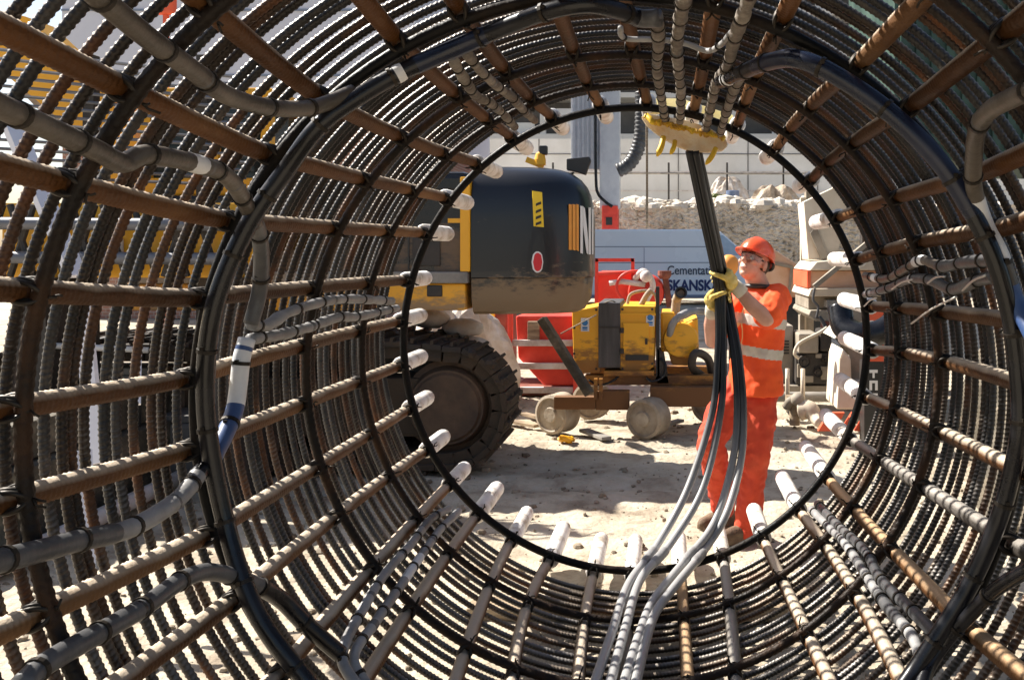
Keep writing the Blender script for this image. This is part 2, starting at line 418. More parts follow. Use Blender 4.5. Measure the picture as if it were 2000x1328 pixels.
H = [MT['hose_tan'], MT['tape_white'], MT['tape_blue'], MT['hose_dark'], MT['hose_black']]
hose('grout_pipe', [(150,-45),(200,0),(290,75),(380,140),(440,185),(510,207),(570,213),(625,206),(690,180)], .021, H, 'tan grout pipe sagging in a long curve onto the black ring hose', 'pipe', [(.43,.435,3),(.7,.705,3)])
hose('grout_pipe', [(-40,185),(0,208),(120,262),(190,295),(240,318),(290,302),(400,325),(450,352),(485,410),(508,470),(508,560),(490,632)], .021, H, 'wavy tan grout pipe that loops down behind the black ring on the left', 'pipe', [(.42,.46,1),(.47,.475,3),(.57,.575,3),(.74,1,3)])
HG = [MT['hose_grey'], MT['tape_white'], MT['tape_blue'], MT['hose_dark'], MT['hose_black']]
hose('grout_hose', [(490,634),(520,636),(560,612),(620,592),(680,584),(765,588)], .018, HG, 'upper of two grey crusted hoses on the left wall beside the ring', 'hose', [(.45,.47,3)], lump=.07)
hose('grout_hose', [(488,662),(540,655),(600,640),(660,620),(700,618),(775,602)], .018, HG, 'lower of two grey crusted hoses on the left wall beside the ring', 'hose', [(.3,.32,3),(.62,.64,3)], lump=.07)
hose('tube_coupling', [(482,662),(472,700),(466,750),(458,800),(440,845),(415,895),(405,930)], .023, HG, 'white and blue taped tube hanging beside the black ring', 'tube', [(0,.06,1),(.06,.10,2),(.10,.44,1),(.44,1,2)])
hose('grout_hose', [(-60,1112),(0,1095),(80,1075),(150,1056),(250,1033),(330,988),(365,955),(395,915)], .022, HG, 'grey hose with a pale taped end rising to the black ring hose', 'hose', [(0,.5,3),(.78,.8,3),(.9,.91,3),(.95,1,4)])
hose('grout_hose', [(40,1340),(90,1295),(200,1232),(280,1185),(350,1135),(400,1117),(450,1124),(500,1142),(550,1172),(600,1222),(665,1278)], .022, HG, 'dark hose that arches up and passes behind the black ring hose', 'hose', [(.3,.304,4),(.5,.504,4),(.72,1,4)], base=3)
hose('grout_hose', [(700,1345),(668,1278),(710,1187),(752,1120),(802,1063),(841,1014),(876,994)], .0165, HG, 'left of two grey hoses climbing the cage at bottom left', 'hose', [(.3,.32,3),(.55,.57,3),(.75,.9,3)], lump=.03)
hose('grout_hose', [(722,1350),(690,1284),(735,1212),(784,1141),(823,1084),(859,1035),(896,998)], .0165, HG, 'right of two grey hoses climbing the cage at bottom left', 'hose', [(.2,.22,3),(.45,.6,1),(.7,.72,3)], lump=.03)
HB = [MT['hose_black'], MT['tape_white'], MT['tape_blue'], MT['hose_dark'], MT['hose_blue']]
hose('ring_hose', [(610,1345,None,.96),(500,1195,None,.96),(437,1010,None,.96),(402,800,None,.96),(416,610,None,.96),(480,448,None,.96),(560,330,None,.955),(625,245,None,.955),(700,190,None,.955),(790,138,None,.955),(900,90,None,.955),(1000,48,None,.955),(1080,20,None,.955),(1150,10,None,.955),(1210,22,None,.955),(1250,36,None,.955),(1288,36,None,.955)], .024, HB, 'glossy black hose following the ring up the left side and over the top', 'hose', [(.70,.705,1),(.72,.8,4),(.97,1,3)])
hose('ring_hose', [(1408,160,None,.955),(1450,142,None,.955),(1500,122,None,.955),(1560,116,None,.955),(1640,152,None,.955),(1740,222,None,.955),(1830,310,None,.955),(1890,400,None,.955),(1940,500,None,.955),(1972,610,None,.955),(1988,720,None,.955),(1992,830,None,.955),(1975,930,None,.955),(1945,1030,None,.955),(1890,1150,None,.955),(1800,1290,None,.955),(1760,1350,None,.955)], .024, HB, 'glossy blue black hose hugging the ring down the right side', 'hose', [(.03,.045,1),(.165,.5,4)])
hose('grout_pipe', [(2040,165),(1985,188),(1935,215),(1910,250),(1903,300),(1903,370),(1925,440),(1955,500),(1985,590),(2020,660)], .021, H, 'bent grey pipe swinging down behind the blue black ring hose', 'pipe', [(.3,.305,3),(.62,.8,1),(.85,1,2)])
hose('grout_hose', [(2050,1090),(1990,1122),(1940,1155),(1890,1205),(1850,1248),(1815,1300),(1795,1350)], .019, HB, 'short black hose crossing over the blue black ring hose', 'hose', [])
hose('grout_hose', [(1598,985),(1640,1030),(1690,1075),(1720,1130),(1780,1190),(1840,1252)], .019, HG, 'dark grey hose lying on the cage at lower right', 'hose', [(0,.1,4),(.5,.51,4)], lump=.03, base=3)
hose('grout_hose', [(1585,995),(1620,1030),(1650,1060),(1690,1120),(1730,1180),(1780,1240),(1800,1290)], .018, HG, 'pale taped hose lying left of the dark hose at lower right', 'hose', [(.2,.22,3),(.34,.36,3),(.5,.52,3),(.7,.85,3)], lump=.03)
hose('grout_hose', [(1690,538),(1730,545),(1770,525),(1800,508),(1840,520),(1890,512),(1940,508)], .017, H, 'upper tan twisted hose on the right wall of the cage', 'hose', [(.1,.14,1),(.55,.62,1),(.7,1,3)], lump=.05)
hose('grout_hose', [(1690,575),(1730,565),(1780,545),(1820,548),(1860,565),(1910,548),(1945,540)], .017, H, 'lower dark twisted hose on the right wall of the cage', 'hose', [(.5,.53,1),(.6,1,3)], lump=.05, base=3)
S = [MT['strand'], MT['tape_white'], MT['tape_blue'], MT['hose_dark'], MT['hose_black']]
for lab, pts, r in [
    ('first crusted tube from the left hanging above the yellow plate', [(1284,40,None,.96),(1286,90),(1283,130),(1290,180),(1297,222),(1300,238)], .019),
    ('second crusted tube from the left hanging above the yellow plate', [(1340,-20,None,.96),(1330,30),(1322,90),(1326,140),(1330,190),(1328,238)], .019),
    ('third crusted tube, bent, hanging above the yellow plate', [(1470,-30,None,.96),(1455,20),(1435,75),(1420,130),(1400,160),(1390,200),(1378,255)], .019),
    ('rightmost crusted tube hanging above the yellow plate', [(1450,140,None,.96),(1436,170),(1425,200),(1414,235),(1405,268)], .018),
    ('left of two crusted tubes under the arch at upper left', [(885,118),(905,152),(930,188),(955,200),(980,220),(1005,248)], .017),
    ('right of two crusted tubes under the arch at upper left', [(912,105),(940,140),(975,172),(1000,190),(1022,215),(1045,236)], .017)]:
    hose('crusted_tube', pts, r, S, 'cement '+lab, 'tube', [(.3,.32,3),(.6,.62,3),(.8,.82,3)], lump=.09)
hose('thin_tube', [(1212,55),(1214,70),(1230,77),(1290,78),(1340,86),(1382,100),(1410,86),(1425,68),(1440,55)], .009, [MT['hose_grey']]*5, 'thin cream tube looped round bars at the top of the cage', 'tube')

# bright loose wires on the right wall
for lab, a, c in [('long bright loose wire slanting across the right wall', (1780,632), (1868,580)), ('short bright wire above the long loose wire on the right', (1742,565), (1782,546)), ('bright wire crossing the twisted hoses on the right', (1812,553), (1846,540)), ('bright wire end beside the far ring on the right', (1688,598),(1712,582)), ('small bright wire right of the twisted hoses', (1880,568),(1925,538))]:
    p, q = on(*a, .95), on(*c, .93); b = MB(); m_ = (p+q)/2+np.array([0, 0, .008]); b.tube(catmull([p, m_, q], 6), .0035, 6)
    tag(b.build('loose_wire', MT['wire_bright'], smooth=True), lab, 'wire')

# ------------------------------------------------------------------ cables held by the worker
MT['cable'], _nt, _b = new_mat('black_cable_sunlit_below')
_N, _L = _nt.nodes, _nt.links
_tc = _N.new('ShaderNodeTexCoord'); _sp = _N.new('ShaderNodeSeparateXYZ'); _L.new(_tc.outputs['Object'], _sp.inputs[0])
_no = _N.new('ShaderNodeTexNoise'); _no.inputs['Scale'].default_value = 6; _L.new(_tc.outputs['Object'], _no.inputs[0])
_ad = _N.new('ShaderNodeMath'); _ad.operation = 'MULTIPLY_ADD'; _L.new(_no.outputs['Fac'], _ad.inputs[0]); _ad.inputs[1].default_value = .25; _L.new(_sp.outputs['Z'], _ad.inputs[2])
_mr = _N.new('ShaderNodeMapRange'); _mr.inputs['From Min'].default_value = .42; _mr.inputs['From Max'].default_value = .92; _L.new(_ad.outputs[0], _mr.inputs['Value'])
_mx = _N.new('ShaderNodeMix'); _mx.data_type = 'RGBA'; _mx.inputs['A'].default_value = (.36,.355,.35,1); _mx.inputs['B'].default_value = (.008,.008,.009,1)  # backlit black above and sunlit grey below, painted as a height gradient
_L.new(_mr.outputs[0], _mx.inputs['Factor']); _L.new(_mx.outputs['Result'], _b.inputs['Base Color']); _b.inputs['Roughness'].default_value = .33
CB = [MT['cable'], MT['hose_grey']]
dk = [4.98, 4.98, 5.03, 5.03]
CAB = [
 ('leftmost of the four hanging cables, swinging lowest to the left', [(1346,296,4.56),(1372,420,4.80),(1398,545,4.99),(1403,620,5.0),(1402,690,4.97),(1392,800,4.90),(1345,950,4.72),(1285,1062,4.52),(1228,1140,None,.95),(1195,1235),(1160,1340)]),
 ('second from the left of the four hanging cables', [(1358,296,4.56),(1384,420,4.80),(1409,545,4.99),(1412,620,5.0),(1413,690,4.97),(1408,800,4.90),(1374,950,4.72),(1312,1058,4.52),(1252,1130,None,.95),(1222,1225),(1190,1340)]),
 ('third from the left of the four hanging cables', [(1352,296,4.60),(1380,420,4.84),(1407,545,5.04),(1421,620,5.03),(1434,700,4.97),(1440,800,4.90),(1431,900,4.80),(1395,1020,4.62),(1335,1098,None,.95),(1278,1170,None,.965),(1250,1235),(1217,1340)]),
 ('rightmost of the four hanging cables, closest to the worker', [(1364,296,4.60),(1391,420,4.84),(1417,545,5.04),(1430,620,5.03),(1444,700,4.97),(1452,800,4.90),(1447,900,4.80),(1420,1000,4.64),(1380,1068,4.52),(1322,1140,None,.95),(1283,1192,None,.965),(1262,1250),(1240,1340)])]
for lab, pts in CAB:
    q = []
    for p in pts:
        q.append(on(*p) if len(p) == 2 else on(p[0], p[1], p[3]) if p[2] is None else P(*p))
    c, t = resample(catmull(q, 14), .014); n = len(c)
    pyy = VY-c[:, 2]/c[:, 1]*F; pd = c[:, 1]
    sm = np.zeros(n, int)
    # taped joint where it enters the cage
    j = int(np.argmin(np.abs(pyy-1085))); sm[j-3:j+6] = 1; rr = np.full(n, .0195); rr[j-3:j+6] = .0235
    b = MB(); b.tube(c, rr, 12, segm=sm)
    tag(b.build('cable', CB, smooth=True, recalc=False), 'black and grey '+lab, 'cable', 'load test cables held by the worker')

# ------------------------------------------------------------------ the worker
MT['skin'] = mat('skin', [(.50,.25,.17),(.58,.31,.22),(.62,.36,.27)], .5, 0, 9., bump=.06, bscale=60)
MT['hivis'] = mat('orange_vest_cloth', [(.82,.075,.008),(.90,.10,.012),(.93,.13,.02)], .75, 0, 5., bump=.35, bscale=9)
MT['reflective'] = mat('reflective_band', [(.50,.47,.40),(.62,.59,.52)], .45, .2, 20.)
MT['piping'] = mat('yellow_piping', [(.80,.62,.30)], .6)
MT['trouser'] = mat('red_orange_work_trousers', [(.52,.040,.014),(.60,.056,.019),(.66,.09,.035)], .8, 0, 5., bump=.4, bscale=10)
MT['glove'] = mat('yellow_leather_gloves', [(.60,.40,.07),(.74,.54,.14),(.80,.66,.30)], .75, 0, 14., bump=.3, bscale=50)
MT['cuff'] = mat('cream_glove_cuff', [(.60,.52,.40),(.74,.68,.56)], .8, 0, 14., bump=.2)
MT['helmet'] = mat('orange_red_helmet', [(.78,.085,.02),(.84,.11,.03)], .28, 0, 5., coat=.3)
MT['boot'] = mat('dusty_brown_boots', [(.10,.06,.035),(.22,.15,.09)], .8, 0, 8., bump=.3)
MT['dark'] = mat('dark_plastic', [(.015,.014,.013),(.03,.028,.026)], .5)
MT['lens'], _nt, _b = new_mat('clear_safety_lens'); _b.inputs['Base Color'].default_value = (.9,.92,.95,1); _b.inputs['Transmission Weight'].default_value = .9; _b.inputs['Roughness'].default_value = .06; _b.inputs['IOR'].default_value = 1.12
MT['hair'] = mat('brown_hair', [(.05,.028,.014),(.09,.05,.028)], .7, 0, 30., bump=.5)
MT['eye'] = mat('eye_white', [(.55,.53,.5)], .3); MT['iris'] = mat('iris', [(.02,.018,.016)], .2); MT['lip'] = mat('lips', [(.48,.20,.15)], .5)

def capsule(b, a, c, ra, rc, seg=14, m=0):
    a = np.array(a, float); c = np.array(c, float); L = np.linalg.norm(c-a); d = (c-a)/L
    th = np.linspace(0, np.pi/2, 5); prof = [(ra*math.sin(t)+1e-4, -ra*math.cos(t)) for t in th]+[(rc*math.cos(t)+1e-4, L+rc*math.sin(t)) for t in th]
    b.lathe(prof, a, d, seg, m)
def chain(b, pts, rs, seg=14):
    for i in range(len(pts)-1): capsule(b, pts[i], pts[i+1], rs[i], rs[i+1], seg)
def ellip(b, c, r, rot=None, seg=18):
    q = MB(); q.ball((0, 0, 0), r, seg); v = q.v[0]
    if rot is not None: v = v @ np.array(rot).T
    b.add(v+np.array(c), q.f)
def fuse(b, name, mats, parent, voxel=.008, smooth=2, origin=None, wrinkle=0., wscale=.05):
    """joins the overlapping volumes of b into one continuous skin"""
    o = b.build('tmp', mats if isinstance(mats, (list, tuple)) else [mats], None, origin=(0, 0, 0), recalc=True)
    m = o.modifiers.new('r', 'REMESH'); m.mode = 'VOXEL'; m.voxel_size = voxel; m.use_smooth_shade = True
    if smooth:
        k = o.modifiers.new('s', 'SMOOTH'); k.iterations = smooth; k.factor = .5
    if wrinkle:
        t = bpy.data.textures.new('cloth_folds', 'CLOUDS'); t.noise_scale = wscale; t.noise_depth = 1
        k = o.modifiers.new('d', 'DISPLACE'); k.texture = t; k.strength = wrinkle; k.mid_level = .5; k.texture_coords = 'GLOBAL'
    dg = bpy.context.evaluated_depsgraph_get(); dg.update()
    me = bpy.data.meshes.new_from_object(o.evaluated_get(dg)); me.name = name
    bpy.data.objects.remove(o, do_unlink=True)
    if parent is not None: o0 = np.array(world_loc(parent)); loc = (0, 0, 0)
    else: o0 = np.array(origin); loc = origin
    n = len(me.vertices); co = np.empty(n*3); me.vertices.foreach_get('co', co)
    me.vertices.foreach_set('co', (co.reshape(-1, 3)-o0).ravel()); me.polygons.foreach_set('use_smooth', np.ones(len(me.polygons), bool))
    me.materials.clear()
    for k in (mats if isinstance(mats, (list, tuple)) else [mats]): me.materials.append(k)
    me.update()
    q = bpy.data.objects.new(name, me); COL.objects.link(q); q.location = loc
    if parent is not None: q.parent = parent
    return q
def basis(f, up=(0, 0, 1)):
    """columns: right-hand side of the figure, forward, up"""
    f = np.array(f, float); f /= np.linalg.norm(f); r = np.cross(f, up); r /= np.linalg.norm(r); u = np.cross(r, f)
    return np.array([r, f, u]).T

DW = 5.46
# joints
sL, eL, wL = P(1518,582,5.36), P(1497,622,5.09), P(1437,560,5.04)
sR, eR, wR = P(1448,588,5.52), P(1392,665,5.30), P(1391,602,5.09)
hipL, kneeL, ankL = P(1490,760,5.45), P(1475,900,5.36), P(1461,1022,5.47)
hipR, kneeR, ankR = P(1440,762,5.52), P(1388,868,5.36), P(1417,1000,5.76)
neck0, neck1 = P(1484,570,5.46), P(1476,545,5.43)
HC = P(1472,516,5.42)                     # middle of the head
HB_ = basis((-.56, -.72, .40), (.12, .03, 1))
def hp_(x, y, z): return HC+HB_ @ np.array([x, y, z])   # x to his right, y forward, z up

body = MB()
ellip(body, hp_(0, -.012, .028), (.076, .094, .088), HB_)      # skull
ellip(body, hp_(0, .030, -.045), (.058, .060, .062), HB_)      # jaw
ellip(body, hp_(0, .066, -.088), (.026, .022, .018), HB_)      # chin
ellip(body, hp_(0, .082, .030), (.050, .014, .014), HB_)       # brow
capsule(body, hp_(0, .090, .018), hp_(0, .108, -.018), .009, .0135)   # nose
for s in (-1, 1):
    ellip(body, hp_(.010*s, .100, -.022), (.010, .010, .008), HB_)     # nostril
    ellip(body, hp_(.044*s, .062, -.012), (.022, .022, .016), HB_)     # cheek
    ellip(body, hp_(.079*s, -.006, -.006), (.010, .020, .034), HB_)    # ear
ellip(body, hp_(0, .086, -.052), (.022, .010, .0065), HB_); ellip(body, hp_(0, .083, -.064), (.020, .010, .007), HB_)
chain(body, [neck0, neck1, hp_(0, -.02, -.04)], [.072, .064, .062])
pel = P(1470,745,5.47); chest = P(1480,640,5.45)
chain(body, [pel, chest, neck0], [.10, .10, .07])
chain(body, [neck0, sL], [.06, .055]); chain(body, [neck0, sR], [.06, .055])
chain(body, [sL, eL, (eL+wL)/2+np.array([.0, -.01, -.012]), wL], [.055, .046, .043, .030])
chain(body, [sR, eR, (eR+wR)/2+np.array([-.008, .0, .0]), wR], [.055, .045, .042, .030])
chain(body, [pel, hipL, kneeL, ankL], [.10, .085, .058, .042]); chain(body, [pel, hipR, kneeR, ankR], [.10, .085, .058, .042])
person = fuse(body, 'person', MT['skin'], None, voxel=.0055, smooth=2, origin=tuple(P(1462,1050,5.46)*np.array([1, 1, 0])+np.array([0, 0, GZ])))
tag(person, 'worker in orange vest, red trousers and orange helmet gripping the black cables', 'person')
# face
for s in (-1, 1):
    b = MB(); b.ball(hp_(.031*s, .0775, .010), .0125, 12, 0); b.ball(hp_(.030*s, .0865, .012), .0058, 10, 1)
    b.build('eye', [MT['eye'], MT['iris']], person, smooth=True)
b = MB(); q = [hp_(x, .0945-abs(x)*.30, -.058+.0018*math.cos(x*120)) for x in np.linspace(-.024, .024, 9)]; b.tube(q, np.array([.001,.003,.0042,.0046,.0046,.0046,.0042,.003,.001]), 8); b.build('lip', MT['lip'], person, smooth=True)
for s in (-1, 1):
    b = MB(); b.tube([hp_(s*x, .096-abs(x)*.34, .036+.004*math.sin((x-.012)*60)) for x in (.012, .024, .036, .048)], .0042, 6)
    b.build('eyebrow', MT['hair'], person, smooth=True)
b = MB(); ellip(b, hp_(0, -.030, .012), (.079, .082, .075), HB_); b.build('hair', MT['hair'], person, smooth=True)
# glasses
b = MB()
arc = [hp_(.072*math.sin(a), -.004+.108*math.cos(a), .012) for a in np.linspace(-1.25, 1.25, 21)]
up, dn = np.array(arc)+HB_[:, 2]*.017, np.array(arc)-HB_[:, 2]*.019
v = np.concatenate([up, dn, up*1.+(up-HC)*.014, dn+(dn-HC)*.014]); n = 21
b.add(v, [[i, i+1, n+i+1, n+i] for i in range(n-1)]+[[2*n+i, 3*n+i, 3*n+i+1, 2*n+i+1] for i in range(n-1)])
gl = b.build('safety_glasses', MT['lens'], person, smooth=True)
b = MB(); b.tube(up+(up-HC)*.02, .0028, 6)
for s in (-1, 1): b.bar(hp_(.068*s, .028, .018), hp_(.078*s, -.03, .016), .004, .010)
b.build('frame', MT['dark'], gl, smooth=True)
# helmet: shell, ridge, brim
b = MB(); HT = basis((-.56, -.72, .34), (.12, .03, 1))
hc = hp_(0, -.008, .052)
def hh(x, y, z): return hc+HT @ np.array([x, y, z])
n = 40; rings = []
for t in np.linspace(0, 1, 13):
    a = t*math.pi/2; ring = []
    for k in range(n):
        p = 2*math.pi*k/n; c, s = math.cos(p), math.sin(p)
        rx, ry, rz = .102, .128, .112
        ring.append(hh(rx*s*math.cos(a), ry*c*math.cos(a), rz*math.sin(a)+(.006*max(0, 1-abs(s*math.cos(a))*6) if t > .1 else 0)))
    rings.append(ring)
brim = []
for e, dz in ((1.0, -.004), (1.0, -.010)):
    brim.append([hh(.102*math.sin(2*math.pi*k/n)*1.06, .128*math.cos(2*math.pi*k/n)*1.04+(.045*max(0, math.cos(2*math.pi*k/n))**1.5), dz-.030*max(0, -math.cos(2*math.pi*k/n))) for k in range(n)])
allr = [brim[1], brim[0]]+rings
v = np.array(allr).reshape(-1, 3); f = [[i*n+k, i*n+(k+1) % n, (i+1)*n+(k+1) % n, (i+1)*n+k] for i in range(len(allr)-1) for k in range(n)]
inner = np.array([hh(.096*math.sin(2*math.pi*k/n), .118*math.cos(2*math.pi*k/n), -.006-.028*max(0, -math.cos(2*math.pi*k/n))) for k in range(n)])
base = len(v); v = np.concatenate([v, inner, [hh(0, 0, .05)]])
f += [[k, base+k, base+(k+1) % n, (k+1) % n] for k in range(n)]+[[base+k, base+n, base+(k+1) % n] for k in range(n)]
b.add(v, f); hel = b.build('helmet', MT['helmet'], person, smooth='auto')
b = MB(); b.tube([hh(.10*math.sin(a), .128*math.cos(a)+.0, -.012-.03*max(0, -math.cos(a))) for a in np.linspace(1.9, 2*math.pi-1.9, 16)], .009, 8)
b.build('headband', MT['dark'], hel, smooth=True)
# vest: torso and short sleeves
b = MB()
TB = basis((-.80, -.58, 0))
tl = [(P(1474,768,5.46), .182, .150), (P(1475,755,5.46), .180, .148), (P(1476,715,5.47), .170, .135), (P(1480,660,5.46), .175, .132), (P(1483,612,5.45), .188, .130), (P(1485,580,5.45), .160, .105), (P(1484,562,5.45), .085, .078)]
ns = 28; v = []
for c, rx, ry in tl:
    for k in range(ns):
        a = 2*math.pi*k/ns; v.append(c+TB @ np.array([rx*np.sign(math.cos(a))*abs(math.cos(a))**.85, ry*math.sin(a), 0]))
f = [[i*ns+k, i*ns+(k+1) % ns, (i+1)*ns+(k+1) % ns, (i+1)*ns+k] for i in range(len(tl)-1) for k in range(ns)]+[list(range(ns))[::-1], [(len(tl)-1)*ns+k for k in range(ns)]]
b.add(v, f)
chain(b, [P(1494,580,5.44), sL, sL+(eL-sL)*.45, sL+(eL-sL)*.82], [.075, .082, .082, .084])
chain(b, [P(1470,580,5.47), sR, sR+(eR-sR)*.35, sR+(eR-sR)*.62], [.075, .080, .080, .082])
vest = fuse(b, 'vest', [MT['hivis'], MT['reflective'], MT['piping']], person, voxel=.0052, smooth=3, wrinkle=.022, wscale=.08)
# cut the sleeve ends: leave as soft cuffs; reflective bands by face position
me = vest.data; w0 = np.array(world_loc(person))
cen = np.empty(len(me.polygons)*3); me.polygons.foreach_get('center', cen); cen = cen.reshape(-1, 3)+w0
px = VX+cen[:, 0]/cen[:, 1]*F; py = VY-cen[:, 2]/cen[:, 1]*F
rel = (cen-P(1478,660,5.46)) @ TB                       # right, forward
slope = rel[:, 0]*-.30
zz = cen[:, 2]
mi = np.zeros(len(cen), np.int32)
for zc in (P(1490,626,5.46)[2], P(1490,686,5.46)[2]):
    mi[np.abs(zz-zc-.0*slope+.05*(cen[:, 0]-P(1490,626,5.46)[0])*3.) < .030] = 1
arm = (np.linalg.norm(cen-sL, axis=1) < .0) 
dl = np.array([np.linalg.norm(np.cross(cen-sL, (eL-sL)/np.linalg.norm(eL-sL)), axis=1)])[0]
al = (cen-sL) @ ((eL-sL)/np.linalg.norm(eL-sL))
mi[(al > .10) & (dl < .12)] = 0
zf = np.abs(rel[:, 0]+.01) < .006
mi[zf & (rel[:, 1] > .02) & (mi == 0) & (zz < P(1490,600,5.46)[2])] = 2
me.polygons.foreach_set('material_index', mi); me.update()
b = MB(); cl = [P(1484,560,5.45)+TB @ np.array([.092*math.cos(a), .088*math.sin(a), .006*math.sin(a)]) for a in np.linspace(0, 2*math.pi, 30, endpoint=False)]
b.tube(cl, .014, 8, closed=True); b.build('collar', MT['dark'], vest, smooth=True)
# trousers
b = MB()
chain(b, [P(1480,752,5.48), P(1476,778,5.47)], [.118, .128]); chain(b, [P(1462,760,5.50), hipR+(kneeR-hipR)*.15], [.105, .110])
kb = kneeL+np.array([0, -.01, 0])
chain(b, [hipL+np.array([-.02, 0, 0]), (hipL+kneeL)/2, kb, kneeL+(ankL-kneeL)*.55, ankL+np.array([.008, 0, .03]), ankL+np.array([.004, 0, -.035])], [.110, .098, .080, .080, .083, .085])
chain(b, [hipR, (hipR+kneeR)/2+np.array([-.012, -.01, .02]), kneeR, kneeR+(ankR-kneeR)*.55, ankR+(kneeR-ankR)*.12], [.105, .100, .084, .080, .078])
tr = fuse(b, 'trousers', MT['trouser'], person, voxel=.008, smooth=3, wrinkle=.032, wscale=.07)
# boots
for ank, dirn in ((ankL, (-.85, -.5, 0)), (ankR, (-.8, -.55, 0))):
    Bb = basis(dirn); base = np.array([ank[0], ank[1], GZ])
    q = lambda x, y, z: base+Bb @ np.array([x, y, z])
    b = MB(); chain(b, [q(0, -.01, .14), q(0, -.01, .06)], [.052, .050]); chain(b, [q(0, -.04, .052), q(0, .10, .050), q(0, .17, .040)], [.046, .048, .040])
    b.box(q(0, .055, .018), (.092, .28, .034), Bb, 0, .012)
    fuse(b, 'boot', MT['boot'], person, voxel=.007, smooth=2)
# gloves: palm, four fingers curled round the cables and a thumb
def glove(wrist, centre, up, back, flip):
    """centre: middle of the gripped bundle; up: along the bundle; back: from the bundle to the palm"""
    b = MB(); up = np.array(up)/np.linalg.norm(up); back = np.array(back)-up*np.dot(back, up); back /= np.linalg.norm(back); side = np.cross(up, back)*flip
    g = lambda s, k, u: np.array(centre)+side*s+back*k+up*u
    R0 = .050
    # palm
    chain(b, [np.array(wrist), g(.006, R0+.008, .0)], [.036, .036])
    for u in (-.030, -.010, .012, .032): chain(b, [g(-.012, R0+.006, u), g(.026, R0-.002, u)], [.020, .019])
    # fingers wrap from side + round the front
    for i, (u, ln) in enumerate(((.040, 2.5), (.016, 2.75), (-.009, 2.6), (-.033, 2.25))):
        pts = []; rs = []
        for j, t in enumerate(np.linspace(0, 1, 7)):
            a = .55+t*ln; rad = R0*(1.0 if j else .98)
            pts.append(g(rad*math.sin(a), rad*math.cos(a), u-.006*t)); rs.append(.0128-.003*t)
        chain(b, pts, rs, 8)
    th = [g(-.024, R0-.004, .018), g(-.048, .030, .040), g(-.050, -.006, .052), g(-.034, -.036, .054)]
    chain(b, th, [.017, .0145, .013, .011], 10)
    o = fuse(b, 'glove', MT['glove'], person, voxel=.0042, smooth=1)
    return o
cw = P(1408,546,5.01); bup = P(1398,500,4.93)-P(1412,590,5.02)
gL = glove(wL+(cw-wL)*.25, cw, bup, np.array(wL)-cw+np.array([.0, -.06, 0]), 1)
cw2 = P(1412,585,5.02)
gR = glove(wR+(cw2-wR)*.20, cw2+np.array([-.012, 0, 0]), bup, np.array([-.10, .02, 0]), -1)
for wv, ev, gv in ((wL, eL, gL), (wR, eR, gR)):
    b = MB(); d = (ev-wv)/np.linalg.norm(ev-wv)
    b.lathe([(.030,-.022),(.037,-.018),(.041,.025),(.042,.052),(.036,.054)], wv, d, 16)
    b.build('cuff', MT['cuff'], gv, smooth=True)
# ------------------------------------------------------------------ machines
YEL = (.84,.40,.015)
MUD = (.30,.21,.125)
MT['yellow'] = dirty('yellow_paint', YEL, (.33,.22,.12), .4, 0, 2.6, 4., .42)
MT['yellow_clean'] = mat('clean_yellow_paint', [(.82,.38,.012),(.88,.44,.02)], .4, 0, 3.)
MT['cwt'] = dirty('black_counterweight_paint', (.008,.008,.010), (.22,.155,.09), .30, 1.22, 1.70, 9., .47, coat=.15, bump=.05)
MT['black_panel'] = dirty('black_panel_paint', (.012,.012,.013), (.16,.11,.07), .22, 1.1, 2.6, 3., .35)
MT['track'] = dirty('muddy_track_steel', (.022,.016,.012), (.055,.038,.023), .7, 0, 1., 5., .75, bump=.6)
MT['idler'] = mat('rusty_idler_steel', [(.045,.027,.016),(.075,.046,.027),(.11,.07,.042)], .75, 0, 5., bump=.4)
MT['glass'] = mat('dark_cab_glass', [(.015,.02,.02),(.03,.04,.04)], .06, 0, 1.)
MT['white_letter'] = mat('white_lettering', [(.75,.73,.70),(.80,.79,.77)], .5)
MT['orange_stripe'] = mat('orange_decal', [(.75,.28,.03),(.80,.36,.06)], .45)
MT['sticker_red'] = mat('red_sticker', [(.62,.02,.03)], .4)
MT['sticker_yellow'] = mat('yellow_sticker', [(.82,.55,.02)], .4)
MT['steel_dark'] = mat('dark_steel', [(.03,.027,.025),(.06,.05,.042)], .6, .2, 6., bump=.2)
MT['steel_grey'] = mat('grey_steel', [(.16,.15,.135),(.26,.24,.21),(.34,.31,.27)], .6, 0, 4., bump=.2)

ex = thing('excavator', (-2.9, 8.3, GZ), 'yellow tracked excavator with a rounded black muddy counterweight and a big muddy track', 'excavator')
# counterweight: lofted plan outlines
XL, Y0, Y1, XR = -1.555, 7.25, 8.20, -.620
def plan(inset, n=44):
    """from the left end of the near side round the back to the left end of the far side"""
    y0, y1, xr = Y0+inset, Y1-inset, XR-inset*1.2
    rc = .58
    p = [(XL, y0), (XL+.02, y0)]
    for t in np.linspace(-math.pi/2, 0, n//2): 
        e = .80; c, s = math.cos(t), math.sin(t)
        p.append((xr-rc+rc*abs(c)**e, y0+(y1-y0)*.5+(y1-y0)*.5*math.copysign(abs(s)**e, s)))
    for t in np.linspace(0, math.pi/2, n//2):
        c, s = math.cos(t), math.sin(t); e = .80
        p.append((xr-rc+rc*abs(c)**e, y1-(y1-y0)*.5+(y1-y0)*.5*abs(s)**e))
    p += [(XL+.02, y1), (XL, y1)]
    return np.array(p)
zs = [(-.49,.20),(-.485,.12),(-.46,.07),(-.36,.025),(-.20,.012),(-.19,.0),(.28,.0),(.40,.010),(.48,.025),(.55,.05),(.61,.09),(.66,.15),(.69,.22),(.71,.32),(.715,.42)]
v = []; 
for z, ins in zs:
    q = plan(ins); v.append(np.c_[q, np.full(len(q), z)])
npl = len(plan(0)); V = np.concatenate(v)
